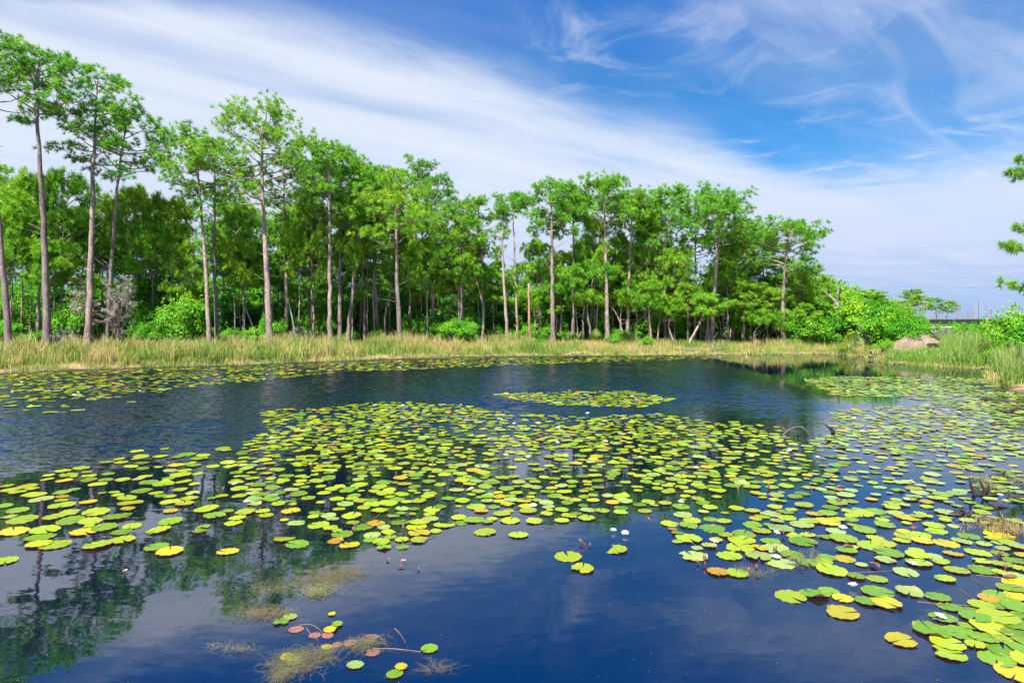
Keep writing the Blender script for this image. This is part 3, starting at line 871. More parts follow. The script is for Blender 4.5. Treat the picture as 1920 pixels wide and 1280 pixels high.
# sunlit bushes at the wood edge, just behind the front trunks
for i, px in enumerate(np.linspace(225, 1470, 30)):
    px += rs.normal() * 11
    Z = np.interp(px, [200, 480, 600, 1500], [47, 48.5, 50.5, 53]) + rs.uniform(-.3, 1.2)
    x = wx(px, Z)
    g = gz(x, Z)
    H = wz(rs.uniform(585, 622), Z) - g
    lab = 'sunlit bush at the wood edge ' + ('beside the close pair of pines' if px < 460 else 'near the broad domed pine' if px < 640 else 'among the mid-bank trunks' if px < 860 else 'beside the dead poles' if px < 1060 else 'below the high eastern pines' if px < 1270 else 'below the broadest eastern pine')
    copy_tree(SHRUB[(i * 3 + 1) % 4], (x, Z, g), rs.random() * 6.28, (rs.uniform(15, 28) / F * Z / 1.5,) * 2 + (max(.4, H) / 2.2,), lab, 'bushes at the wood edge')

# low scrub reaching away to the east on both sides of the boardwalk
rs = np.random.default_rng(94)
for i in range(34):
    px = 1690 + i * 7.4 + rs.normal() * 4
    Z = [62, 76, 98, 112][i % 4] + rs.normal() * 3
    if i % 4 == 1 and Z < 82:
        Z = 72
    top = rs.uniform(607, 614) if Z < 80 else rs.uniform(600.5, 604)
    x = wx(px, Z)
    lab = 'low green scrub bush in front of the boardwalk posts' if Z < 85 else 'low green scrub bush beyond the boardwalk'
    copy_tree(SHRUB[i % 4], (x, Z, gz(x, Z)), rs.random() * 6.28, (rs.uniform(15, 24) / F * Z / 1.5,) * 2 + ((wz(top, Z) - .5) / 2.2,), lab, 'scrub round the boardwalk')

# grey moss-hung bushes
def mossy(px, Z, top, hw, lab, seed):
    rs = np.random.default_rng(seed)
    x = wx(px, Z)
    g = gz(x, Z)
    H = wz(top, Z) - g
    R = hw / F * Z
    root = empty('mossy_bush', (x, Z, g), lab, 'bush', 'grey moss-hung bushes')
    tk, cr = MB(), MB()
    for i in range(16):
        a = rs.random() * 6.28
        e = np.array([math.cos(a) * R * rs.random(), math.sin(a) * R * rs.random(), H * rs.uniform(.45, 1)])
        pts = smooth_path([(rs.normal() * .1, rs.normal() * .1, -.1), e * [.3, .3, .6] + rs.normal(size=3) * .15, e], 8)
        tk.tube(pts, np.linspace(.035, .008, 8), 4)
        n = 26
        q = pts[rs.integers(3, 8, n)] + rs.normal(size=(n, 3)) * [.22, .22, .2]
        put_tufts(cr, q, rs.normal(size=(n, 3)) + [0, 0, -.3], rs.uniform(.5, 1.1, n), rs.random(n))
    tk.build('twigs', M_BARK_OLD, root)
    cr.build('moss', M_MOSS, root, smooth=False)


mossy(222, 44, 512, 29, 'pale grey moss-hung dead bush between the ragged pine and the leaning dark-crowned pine', 1)
mossy(160, 45, 520, 28, 'duller grey moss-hung bush behind the ragged one-sided pine', 2)
mossy(118, 42.5, 628, 22, 'low grey brush heap at the foot of the tallest pine', 3)
mossy(1640, 47, 610, 24, 'grey twiggy dead bush behind the yellowing palmetto', 4)
mossy(1770, 44, 620, 26, 'grey twiggy dead bush between the earth mound and the round shrub', 5)
mossy(560, 48, 622, 16, 'low grey brush tangle near the leaning dead stems', 6)

# white dead tree with a forked top
Z = 50.5
s = Z / F
x0 = wx(1570, Z)
g = gz(x0, Z)
root = empty('dead_tree', (x0, Z, g), 'bleached white dead tree with a forked crown above the eastern thicket', 'dead tree')


def pxz(px, py):
    return np.array([(px - 1570) * s, 0.0, wz(py, Z) - g])


tk = MB()
tk.tube(smooth_path([pxz(1570, 640), pxz(1568, 590), pxz(1569, 565)], 8), np.linspace(.24, .17, 8), 8)
tk.build('trunk', M_BARK_OLD, root)
for i, (pts, r) in enumerate([([(1569, 568), (1560, 555), (1546, 540)], .14), ([(1568, 568), (1570, 552), (1567, 536)], .12), ([(1570, 576), (1578, 570), (1590, 575)], .10), ([(1556, 550), (1548, 536), (1549, 530)], .06), ([(1570, 552), (1576, 540), (1574, 534)], .05)]):
    q = [pxz(*p) for p in pts]
    q[1][1] += .3 * (-1) ** i
    q[2][1] += .8 * (-1) ** i
    b = MB()
    b.tube(smooth_path(q, 7), np.linspace(r, .025, 7), 6)
    b.build('branch', M_BARK_OLD, root)

# far wood closing the view behind the pines: one mass of leaves
mb = MB()
rs = np.random.default_rng(17)
n = 42000
px = rs.uniform(-260, 1660, n)
Z = rs.uniform(80, 92, n)
X = wx(px, Z)
top = np.maximum(sky_line(px) + 80, 545 + 18 * hsh(X * .4, Z * .1))
topz = np.maximum(wz(top, Z), 1.5)
zz = .3 + (topz - .3) * rs.random(n) ** .9
put_leaves(mb, np.stack([X, Z, zz], -1), rs.normal(size=(n, 3)) + [0, -.5, .6], rs.uniform(.25, .45, n), np.clip(.42 + .16 * hsh(X * .7, zz * .9) + rs.normal(size=n) * .1, 0, 1))
tag(mb.build('far_wood', M_LEAF, smooth=False), 'dark mass of far woodland foliage closing the gaps between the trunks', 'woodland', kind='stuff')

# ------------------------------------------------------------------ far pines, snags, boardwalk, fence, mound (east end)
for i, (px, Z, top, hw, lab) in enumerate([(1703, 128, 546, 20, 'far pine with the highest crown beyond the boardwalk'), (1725, 126, 552, 18, 'far pine next to the highest far crown, bare grey trunk'), (1755, 130, 560, 18, 'far round-topped pine, second from the far group\'s east end'), (1774, 127, 566, 15, 'easternmost far pine with a low round crown'), (1688, 120, 565, 16, 'shorter far pine at the west end of the far group')]):
    x = wx(px, Z)
    copy_tree(proto_root[[2, 3, 2, 0, 3][i]], (x, Z, .5), i * 1.3, (hw / F * Z / 1.75,) * 2 + ((wz(top, Z) - .5) / 11.0,), lab, 'far pines beyond the boardwalk')
for i, (px, top, tw) in enumerate([(1796, 571, 2.4), (1805, 588, 1.4), (1815, 578, 1.8), (1824, 580, 2.2), (1835, 563, 2.2), (1847, 568, 2.4), (1853, 572, 1.6), (1858, 576, 2.0), (1730, 556, 1.6), (1723, 562, 1.5), (1751, 580, 1.8), (1767, 575, 1.6), (1738, 570, 1.4)]):
    lab = ['first bare snag west of the open row beyond the boardwalk', 'shortest twiggy snag of the row beyond the boardwalk', 'thin snag before the short thick one beyond the boardwalk', 'short thick snag in the middle of the row beyond the boardwalk', 'tallest bare snag of the row beyond the boardwalk', 'thick snag just east of the tallest beyond the boardwalk',
           'thin snag in the eastern pair beyond the boardwalk', 'easternmost bare snag beyond the boardwalk'][i] if i < 8 else 'thin grey snag standing among the far round-topped pines'
    snag(118 + i % 4 * 2, [(px, 606), (px + (i % 3 - 1) * .5, 590), (px + (i % 2) * 1.0, top)], tw, lab, M_BARK, 40 + i, limbs=4, llen=.9, group='bare snags beyond the boardwalk')

Z = 88
x0, x1 = wx(1700, Z), wx(1905, Z)
zt = wz(599, Z)
root = empty('boardwalk', ((x0 + x1) / 2, Z, gz(x0, Z)), 'dark timber boardwalk raised on posts in the distance', 'boardwalk')
root_m = root.location.copy()
hx = (x1 - x0) / 2
zz0 = zt - root_m[2]
b = MB()
b.box((-hx, -.9, zz0 - .52), (hx, .9, zz0 - .16))
b.build('deck', M_DECK, root, smooth=False)
b = MB()
b.box((-hx, -1.0, zz0 - .14), (hx, -.92, zz0 + .10))
b.build('beam', M_DECK, root, smooth=False)
for i in range(12):
    xx = -hx + (i + .5) * hx / 6
    b = MB()
    b.box((xx - .09, -.86, -.3), (xx + .09, -.68, zz0 - .53))
    b.build('post', M_DECK, root, smooth=False)
Z = 66
x0, x1 = wx(1733, Z), wx(1790, Z)
g = gz(x0, Z)
root = empty('rail_fence', ((x0 + x1) / 2, Z, g), 'short pale green-grey rail fence above the earth mound', 'fence')
hx = (x1 - x0) / 2
za, zb = wz(612, Z) - g, wz(617, Z) - g
b = MB()
b.box((-hx, -.04, zb), (hx, .04, za))
b.build('rail', M_RAIL, root, smooth=False)
for xx in (-hx + .1, -hx * .2, hx * .45, hx - .1):
    b = MB()
    b.box((xx - .08, -.13, -.2), (xx + .08, -.05, za + .03))
    b.build('post', M_RAIL, root, smooth=False)

# earth mound: displaced half dome
Z = 43.5
x0 = wx(1722, Z)
g = gz(x0, Z)
mb = MB()
nr, na = 44, 96
r = np.linspace(0, 1, nr)
a = np.linspace(0, 6.2832, na, endpoint=False)
Rr, Aa = np.meshgrid(r, a, indexing='ij')
Xm, Ym = Rr * np.cos(Aa) * 2.7 - .5 * Rr * (1 - np.cos(Aa)) * .5, Rr * np.sin(Aa) * 1.9
Hm = 1.2 * (1 - Rr ** .95) * (1 + .12 * hsh(Xm * 3, Ym * 3)) + .10 * hsh(Xm * 5 + 1, Ym * 6) + .06 * hsh(Xm * 13, Ym * 14) + .03 * hsh(Xm * 31, Ym * 29) - .15 * Rr
i, j = np.meshgrid(np.arange(nr - 1), np.arange(na), indexing='ij')
q = np.stack([i * na + j, (i + 1) * na + j, (i + 1) * na + (j + 1) % na, i * na + (j + 1) % na], -1).reshape(-1, 4)
mb.add(np.stack([Xm, Ym, Hm], -1).reshape(-1, 3), q)
o = mb.build('earth_mound', bark_material('loose_earth', (0.15, 0.11, 0.07), (0.34, 0.265, 0.17), 2.5))
o.location = (x0, Z, g)
tag(o, 'bare pinkish-brown mound of earth and brush on the east bank', 'mound')
b = MB()
b.tube([(0, 0, 0), (.25, -.5, .04), (.4, -1.0, .0)], .17, 14, cap=False)
b.tube([(0.02, 0.02, 0), (.25, -.48, .04), (.4, -.99, .0)], .14, 14, cap=False)
o = b.build('drain_pipe', M_PIPE)
o.location = (wx(1746, 42), 42.3, gz(wx(1746, 42), 42) + .30)
tag(o, 'short black drain pipe poking from the foot of the earth mound', 'pipe')

# orange-white marker stake standing in the water
x, y = on_water(1655, 687)
b = MB()
b.tube([(0, 0, -.4), (0, 0, .35), (.02, 0, .8)], .013, 8)
o = b.build('marker_stake', plain_material('faded_orange', (.30, .13, .07), .6, .3))
o.location = (x, y, 0)
tag(o, 'thin faded orange stake standing in the shallows by the mud spit', 'stake')

# yellowing palmetto
def palmetto(px, Z, R, lab, seed, tb):
    rs = np.random.default_rng(seed)
    x = wx(px, Z)
    g = gz(x, Z)
    root = empty('palmetto', (x, Z, g), lab, 'palmetto', 'palmettos')
    st, fr = MB(), MB()
    for i in range(15):
        a = rs.random() * 6.28
        el = rs.uniform(.3, 1.35)
        L = R * rs.uniform(.6, 1)
        d = np.array([math.cos(a) * math.cos(el), math.sin(a) * math.cos(el), math.sin(el)])
        e = d * L
        st.tube([(0, 0, 0), e * .5 + [0, 0, .05], e], [.02, .016, .012], 4)
        side = unit(np.cross(d, [0, 0, 1.0]) + 1e-6)
        up = np.cross(side, d)
        t = tb + rs.normal() * .25
        for k in np.linspace(-1.9, 1.9, 13):
            v = (d * math.cos(k) + side * math.sin(k)) * L * .62 + up * .04 + np.array([0, 0, -.10 * abs(k)]) * L
            w = (side * math.cos(k) - d * math.sin(k)) * .035
            fr.add([e, e + v * .5 - w, e + v, e + v * .5 + w], [(0, 1, 2, 3)], float(np.clip(t + rs.normal() * .08, 0, 1)))
    st.build('stems', M_BARK_DARK, root)
    fr.build('fronds', M_PALM, root, smooth=False)


palmetto(1606, 45.3, 1.25, 'yellowing fan-leaved palmetto at the water end of the eastern thicket', 1, .6)
palmetto(1120, 50.5, .9, 'dark green palmetto under the highest eastern pine', 2, .1)
palmetto(1180, 51, .9, 'dark green palmetto in the shade of the flat-topped pine', 3, .1)
palmetto(1075, 51, .9, 'dark green palmetto at the foot of the umbrella-crowned pine', 4, .15)

# ------------------------------------------------------------------ grasses
def grass(name, label, n, sampler, hmin, hmax, tints, w=.024, bend=.6, seed=0, z=None):
    rs = np.random.default_rng(seed)
    X, Y = sampler(rs, n)
    n = len(X)
    Zg = ground_z(X, Y) if z is None else np.full(n, z)
    pt = .5 + .5 * hsh(X * .55, Y * .8)
    h = (hmin + (hmax - hmin) * np.clip(pt * .7 + rs.normal(size=n) * .22 + .15, 0, 1.2))
    az = rs.random(n) * 6.283
    lean = rs.random(n) ** 1.5 * bend * h
    dx, dy = np.cos(az) * lean, np.sin(az) * lean
    sa = rs.random(n) * 6.283
    sx, sy = np.cos(sa) * w / 2, np.sin(sa) * w / 2
    b = np.stack([X, Y, Zg - .02], -1)
    m1 = b + np.stack([dx * .3, dy * .3, h * .55], -1)
    tp = b + np.stack([dx, dy, h * .98], -1)
    s3 = np.stack([sx, sy, sx * 0], -1)
    v = np.stack([b - s3, b + s3, m1 + s3 * .8, m1 - s3 * .8, tp + s3 * .15, tp - s3 * .15], 1).reshape(-1, 3)
    k = np.arange(n)[:, None] * 6
    q = np.concatenate([k + [0, 1, 2, 3], k + [3, 2, 4, 5]])
    lo, hi = tints
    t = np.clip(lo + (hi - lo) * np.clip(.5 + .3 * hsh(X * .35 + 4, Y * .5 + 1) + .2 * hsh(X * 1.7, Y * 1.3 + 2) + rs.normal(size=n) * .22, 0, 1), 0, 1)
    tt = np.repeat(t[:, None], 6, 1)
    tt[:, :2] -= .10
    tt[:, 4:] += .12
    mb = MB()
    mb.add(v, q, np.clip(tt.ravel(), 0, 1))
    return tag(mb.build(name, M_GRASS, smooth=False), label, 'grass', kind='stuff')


def band(px0, px1, d0, d1, x_hi=99, y_lo=0):
    def f(rs, n):
        X = np.empty(0)
        Y = np.empty(0)
        while len(X) < n:
            Z = rs.uniform(max(y_lo, 24), 56, n * 3)
            px = rs.uniform(px0, px1, n * 3)
            x = wx(px, Z)
            d = shore_dist(x, Z)
            w = rs.random(n * 3) < (.08 + .92 * np.clip(.55 + .6 * hsh(x * .9, Z * .9), 0, 1))
            k = (d > d0 + (.55 * hsh(x * .9 + 2, Z * .6) + .25 * hsh(x * 3.1, Z) if d0 > .6 else 0)) & (d < d1) & w
            X, Y = np.append(X, x[k]), np.append(Y, Z[k])
        return X[:n], Y[:n]
    return f


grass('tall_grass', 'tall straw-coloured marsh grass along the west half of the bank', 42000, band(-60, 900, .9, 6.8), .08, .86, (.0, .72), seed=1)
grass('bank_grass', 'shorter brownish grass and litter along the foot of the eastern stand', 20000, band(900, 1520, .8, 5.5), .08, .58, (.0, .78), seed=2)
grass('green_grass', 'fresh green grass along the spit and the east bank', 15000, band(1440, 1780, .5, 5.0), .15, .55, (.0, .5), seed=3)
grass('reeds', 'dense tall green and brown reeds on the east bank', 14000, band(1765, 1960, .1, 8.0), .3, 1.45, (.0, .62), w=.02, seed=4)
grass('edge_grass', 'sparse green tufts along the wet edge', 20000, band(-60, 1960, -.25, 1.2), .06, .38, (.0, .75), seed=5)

# twig litter and driftwood along the bank
rs = np.random.default_rng(303)
b = MB()
X_, Y_ = band(-60, 1700, -.15, 1.6)(rs, 900)
Zg_ = ground_z(X_, Y_)
for x, y, z in zip(X_, Y_, Zg_):
    a, l = rs.random() * 6.28, rs.uniform(.1, .5)
    d = np.array([math.cos(a), math.sin(a), rs.uniform(-.05, .55)]) * l
    o_ = np.array([x, y, max(z, 0) + .02])
    b.tube(np.stack([o_, o_ + d * .5 + rs.normal(size=3) * .03, o_ + d]), [.022, .018, .008], 4, cap=False)
tag(b.build('twig_litter', M_BARK_DARK), 'dark twig litter scattered along the wet edge of the bank', 'twigs', kind='stuff')


def fallen(px, py, Z, L, ang, r, label, mat, seed, n=1, lift=.15):
    rs = np.random.default_rng(seed)
    x = wx(px, Z)
    g = gz(x, Z)
    b = MB()
    d = np.array([math.cos(ang), math.sin(ang) * .6, lift])
    k = smooth_path([-d * L / 2 + [0, 0, .2], rs.normal(size=3) * .06 + [0, 0, .22], d * L / 2 + [0, 0, .25]], 12)
    b.tube(k, np.linspace(r, r * .45, 12), 7)
    for i in range(n):
        t = rs.integers(3, 11)
        e = k[t] + np.array([rs.normal() * .4, rs.normal() * .3, abs(rs.normal()) * .5 + .15]) * L * .35
        b.tube(smooth_path([k[t], (k[t] + e) / 2 + rs.normal(size=3) * .05, e], 6), np.linspace(r * .5, .01, 6), 5)
    o = b.build('fallen_branch', mat)
    o.location = (x, Z, g)
    tag(o, label, 'fallen branch', 'fallen branches on the bank')


fallen(102, 630, 41, 1.4, 1.0, .09, 'pale forked deadwood beside the foot of the tallest pine', M_BARK_OLD, 1, 3, .7)
fallen(245, 641, 42, 2.6, .1, .08, 'level grey fallen limb below the mossy bush', M_BARK_OLD, 2, 2, .02)
fallen(262, 640, 42.5, 1.6, 1.9, .05, 'tangled upright twigs east of the level fallen limb', M_BARK_OLD, 3, 6, .4)
fallen(566, 636, 46, 1.6, .6, .06, 'slanting grey fallen limb near the low brush tangle', M_BARK_OLD, 4, 3, .5)
fallen(690, 642, 47, 2.8, .05, .07, 'long low dead limb at the foot of the leaning east pine', M_BARK, 5, 3, .05)
fallen(815, 648, 46.5, 2.4, -.1, .07, 'brown fallen limb in front of the low soft shrub', M_BARK, 6, 4, .05)
fallen(1240, 655, 48, 2.6, .2, .07, 'reddish dead brush at the water edge under the eastern stand', M_BARK, 7, 7, .1)
fallen(1330, 657, 47.5, 2.4, -.2, .07, 'dead brush beside the foot of the leaning dead trunk', M_BARK, 8, 7, .1)
fallen(1405, 655, 48, 2.2, .1, .06, 'dead brush at the foot of the lower leaning pine', M_BARK_DARK, 9, 6, .1)
fallen(1310, 663, 46.6, 3.2, .03, .06, 'pale log lying along the water edge below the dead brush', M_BARK_OLD, 10, 0, .0)
fallen(1650, 672, 40.5, 1.6, .3, .08, 'dark driftwood at the tip of the mud spit', M_BARK_DARK, 11, 5, .1)

# small herbs standing in the grass
rs = np.random.default_rng(304)
HERB = [(215, 'below the level fallen limb'), (330, 'in the open grass west of the close pair'), (365, 'just west of the close pair'), (455, 'west of the broad domed pine'), (560, 'below the darker narrow pine'), (665, 'below the leaning east pine'), (700, 'west of the thick mid-bank trunk'),
        (780, 'east of the thick mid-bank trunk'), (890, 'near the twin-stemmed pine'), (1015, 'east of the tan stump'), (1090, 'below the umbrella-crowned pine'), (1150, 'below the highest eastern pine'), (1215, 'below the gap in the eastern stand'), (1480, 'east of the last tall pine')]
for i, (px, where) in enumerate(HERB):
    Z = np.interp(px, [0, 450, 900, 1500], [37, 40, 47.5, 49]) + rs.uniform(-.6, .8)
    x = wx(px, Z)
    hh = rs.uniform(.35, .75)
    copy_tree(SHRUB[i % 4], (x, Z, gz(x, Z)), rs.random() * 6.28, (hh * rs.uniform(.35, .6), hh * .5, hh / 1.9), 'small green herb clump in the grass ' + where, 'herb clumps in the bank grass')


def tussocks(px0, px1, d0, d1, m, per, spread):
    base = band(px0, px1, d0, d1)

    def f(rs, n):
        cx, cy = base(rs, m)
        k = rs.integers(0, m, n)
        return cx[k] + rs.normal(size=n) * spread, cy[k] + rs.normal(size=n) * spread
    return f


grass('tussock_grass', 'taller straw tussocks standing clear of the bank grass', 9000, tussocks(-60, 1000, .4, 6.0, 110, 80, .16), .55, 1.35, (.15, .95), seed=8, bend=.75)
grass('tussock_grass', 'low green and brown tussocks along the eastern waterline', 6000, tussocks(900, 1680, -.1, 3.5, 90, 70, .13), .2, .8, (.0, .95), seed=9, bend=.75)

# ------------------------------------------------------------------ lily pads
COLS = {'green': (0.11, 0.235, 0.012), 'yellow-green': (0.25, 0.345, 0.012), 'pale-green': (0.24, 0.34, 0.085), 'yellow': (0.38, 0.32, 0.012), 'orange': (0.36, 0.19, 0.014), 'pinkish-brown': (0.22, 0.10, 0.085)}
CN = list(COLS)


def pad_geometry(rs, n, rings, curl, wave, torn=0.0):
    """leaf blade of unit radius with a slit; returns verts, faces (tris+quads lists), rim fraction"""
    half = math.radians(rs.uniform(2.0, 9.0))
    th = np.linspace(half, 2 * math.pi - half, n)
    out = 1 + .015 * np.sin(th * 2 + rs.random() * 6) + .012 * np.sin(th * 7 + rs.random() * 6) + .013 * np.sin(th * 17 + rs.random() * 6) + rs.normal(size=n) * .011
    out *= np.where((th < .35) | (th > 5.93), .985, 1)
    if torn:
        c = rs.uniform(1.5, 5)
        out *= 1 - torn * np.exp(-((th - c) / .38) ** 2) * (1 + .3 * rs.normal(size=n))
    ca, cw = rs.uniform(1, 5.3), rs.uniform(.35, .7)
    v, tt = [(0, 0, .0)], [0.0]
    for r in rings:
        z = wave * r ** 3 * np.sin(th * 3 + rs.random() * .2 + 1) + (.02 + .02 * np.sin(th * 11 + 1)) * r ** 10
        lift = np.exp(-((th - ca) / cw) ** 2) * max(0, r - .55) / .45
        rr = out * r
        if curl:
            z = z + curl * lift ** 1.3
            rr = rr * (1 - .30 * min(1, curl / .4) * lift)
        v += list(zip(np.cos(th) * rr, np.sin(th) * rr, z))
        tt += [r] * n
    f3 = [(0, 1 + i, 2 + i) for i in range(n - 1)]
    f4 = []
    for k in range(len(rings) - 1):
        a, b = 1 + k * n, 1 + (k + 1) * n
        f4 += [(a + i, b + i, b + i + 1, a + i + 1) for i in range(n - 1)]
    return np.array(v), np.array(f3), np.array(f4), np.array(tt)


rs = np.random.default_rng(3)
PADM = []
for k in range(14):
    kind = 'flat' if k < 6 else 'wavy' if k < 9 else 'curled' if k < 12 else 'torn'
    v, f3, f4, tt = pad_geometry(rs, 64, (.3, .6, .82, .94, 1.0), {'curled': rs.uniform(.18, .30)}.get(kind, .0), {'flat': .012, 'wavy': .035, 'curled': .02, 'torn': .03}[kind], .55 if kind == 'torn' else 0)
    b = MB()
    b.add(v, f3, tt)
    b.f.append(f4)
    PADM.append((kind, b.mesh('lily_pad', M_PAD)))
KIND_IX = {kd: [i for i, (q, _) in enumerate(PADM) if q == kd] for kd in ('flat', 'wavy', 'curled', 'torn')}

pads = []           # dicts: x, y, r, col, kind, manual
MANUAL = [  # px, py, half width px (0 = default), colour, kind
    (1065, 1044, 0, 'yellow-green', 'flat'), (1092, 1067, 22, 'yellow-green', 'torn'), (1152, 1030, 0, 'yellow-green', 'flat'), (1346, 1073, 20, 'orange', 'flat'), (1382, 1075, 22, 'yellow-green', 'flat'),
    (1578, 1149, 31, 'yellow', 'curled'), (1482, 1119, 28, 'yellow-green', 'flat'), (1527, 1115, 27, 'green', 'curled'), (1555, 1109, 20, 'green', 'flat'), (1580, 1122, 19, 'yellow', 'flat'), (1626, 1128, 22, 'green', 'flat'), (1662, 1132, 27, 'yellow', 'wavy'),
    (1646, 1112, 28, 'green', 'flat'), (1706, 1110, 24, 'pale-green', 'curled'), (1758, 1121, 22, 'green', 'flat'), (1780, 1138, 21, 'green', 'flat'), (1840, 1135, 22, 'yellow-green', 'flat'), (805, 1217, 16, 'green', 'flat'), (740, 1265, 16, 'green', 'flat'), (752, 1252, 12, 'yellow', 'curled'),
    (538, 1233, 13, 'yellow', 'curled'), (552, 1241, 14, 'pale-green', 'flat'), (527, 1167, 14, 'green', 'torn'), (544, 1157, 13, 'pale-green', 'flat'), (620, 1181, 14, 'yellow', 'curled'), (632, 1172, 10, 'green', 'flat'), (622, 1152, 7, 'yellow', 'curled'),
    (555, 1180, 14, 'pinkish-brown', 'flat'), (590, 1191, 11, 'pinkish-brown', 'flat'), (614, 1191, 11, 'pinkish-brown', 'flat'), (656, 1205, 12, 'pinkish-brown', 'flat'), (695, 1197, 16, 'pinkish-brown', 'wavy'), (632, 1209, 10, 'pinkish-brown', 'flat'), (612, 1214, 10, 'yellow', 'wavy'), (698, 1223, 15, 'pinkish-brown', 'wavy'), (666, 1247, 16, 'pale-green', 'flat'),
    (318, 1035, 24, 'yellow', 'flat'), (293, 1027, 22, 'green', 'flat'), (427, 1034, 20, 'yellow', 'flat'), (183, 1022, 26, 'yellow-green', 'flat'), (73, 1021, 22, 'yellow-green', 'flat'), (104, 1022, 26, 'yellow-green', 'flat'), (10, 1052, 22, 'yellow-green', 'flat'), (230, 1013, 22, 'yellow-green', 'flat'), (26, 997, 26, 'yellow', 'wavy'), (42, 975, 26, 'yellow-green', 'flat'), (84, 994, 26, 'yellow-green', 'flat'), (75, 1008, 26, 'green', 'flat'), (132, 977, 24, 'green', 'flat'),
    (158, 998, 24, 'yellow', 'flat'), (196, 990, 23, 'green', 'flat'), (972, 1003, 20, 'yellow-green', 'flat'), (909, 998, 21, 'yellow-green', 'flat'), (833, 984, 20, 'yellow-green', 'flat'), (557, 1021, 21, 'green', 'flat'), (533, 1010, 20, 'yellow-green', 'flat'), (629, 1015, 15, 'orange', 'curled'), (655, 1022, 19, 'yellow', 'wavy'),
    (1690, 1201, 28, 'yellow', 'torn'), (1747, 1184, 33, 'green', 'curled'), (1800, 1187, 30, 'green', 'flat'), (1777, 1206, 29, 'yellow-green', 'flat'), (1778, 1225, 30, 'yellow-green', 'torn'), (1868, 1236, 32, 'green', 'flat'), (1882, 1219, 30, 'green', 'flat'), (1905, 1262, 34, 'yellow', 'flat'), (1768, 1158, 24, 'green', 'flat'), (1844, 1197, 26, 'green', 'flat'),
    (1872, 1158, 34, 'yellow-green', 'flat'), (1858, 1178, 34, 'yellow-green', 'wavy'), (1902, 1170, 30, 'green', 'flat'), (1912, 1190, 30, 'green', 'flat'), (1910, 1140, 28, 'green', 'flat'), (1908, 1095, 26, 'yellow', 'curled'), (1905, 1118, 22, 'yellow', 'flat'),
]
for px, py, hw, c, kd in MANUAL:
    x, y = on_water(px, py)
    r = hw * y / F if hw else .15
    pads.append(dict(x=x, y=y, r=r, c=c, kind=kd, man=True, px=px, py=py))

REG = [  # polygon in the photo, coverage, mean radius, clumping, colour weights
    ('main raft', [(490, 769), (600, 766), (720, 753), (850, 758), (960, 775), (1100, 782), (1240, 776), (1330, 792), (1450, 790), (1490, 830), (1450, 905), (1300, 950), (1150, 965), (1000, 985), (860, 985), (760, 1035), (640, 1030), (600, 990), (480, 970), (420, 900), (430, 840), (500, 810)], .43, .099, .62, (4, 7, 1.6, .7, .1)),
    ('west raft', [(0, 915), (100, 888), (240, 846), (330, 840), (425, 838), (420, 900), (480, 970), (520, 990), (330, 1012), (120, 985), (0, 1000)], .30, .122, .6, (4, 7, 1, .9, .1)),
    ('east field', [(1470, 840), (1560, 815), (1680, 775), (1920, 770), (1920, 1000), (1700, 970), (1480, 965), (1400, 930)], .36, .10, .5, (2.5, 4, 4, .9, .15)),
    ('east raft', [(1240, 985), (1300, 945), (1500, 960), (1650, 955), (1920, 985), (1920, 1085), (1840, 1100), (1740, 1080), (1620, 1090), (1480, 1062), (1420, 1045), (1290, 1048)], .56, .118, .5, (3, 6, 3, .8, .12)),
    ('corner', [(1800, 1150), (1920, 1085), (1935, 1285), (1870, 1262), (1850, 1245), (1800, 1195)], .62, .145, .2, (5, 5, 1, 1.0, .2)),
    ('upper east field', [(1560, 770), (1920, 745), (1920, 800), (1650, 830), (1560, 815)], .2, .11, .55, (2, 2, 4, 1, .3)),
    ('island raft', [(930, 739), (1070, 735), (1180, 733), (1268, 748), (1200, 764), (1050, 760), (965, 750)], .60, .115, .5, (4, 4, 1, 1.2, .3)),
    ('far east raft', [(1510, 712), (1570, 706), (1780, 708), (1920, 715), (1920, 770), (1820, 770), (1700, 745), (1560, 742)], .58, .13, .7, (5, 2, 3, .4, .2)),
    ('shore mat', [(-30, 704), (150, 697), (300, 691), (450, 688), (600, 681), (750, 676), (880, 672), (1100, 670), (1300, 668), (1330, 673), (1050, 681), (850, 690), (640, 698), (500, 712), (380, 724), (180, 750), (-30, 758)], .27, .13, .6, (4, 5, 1, 1.8, .3)),
    ('west open edge', [(-20, 755), (180, 748), (330, 730), (300, 745), (120, 775), (-20, 790)], .05, .14, .5, (3, 4, 1, 1, .1)),
]


def in_poly(px, py, poly):
    ins = np.zeros(len(px), bool)
    for (x0, y0), (x1, y1) in zip(poly, poly[1:] + poly[:1]):
        ins ^= ((y0 > py) != (y1 > py)) & (px < (x1 - x0) * (py - y0) / (y1 - y0 + 1e-9) + x0)
    return ins


grid = {}
CELL = .25


def near_ok(x, y, r, tol):
    gx_, gy_ = int(x // CELL), int(y // CELL)
    for i in range(gx_ - 2, gx_ + 3):
        for j in range(gy_ - 2, gy_ + 3):
            for (a, b, q) in grid.get((i, j), ()):
                if (a - x) ** 2 + (b - y) ** 2 < ((r + q) * tol) ** 2:
                    return False
    return True


def put_grid(x, y, r):
    grid.setdefault((int(x // CELL), int(y // CELL)), []).append((x, y, r))


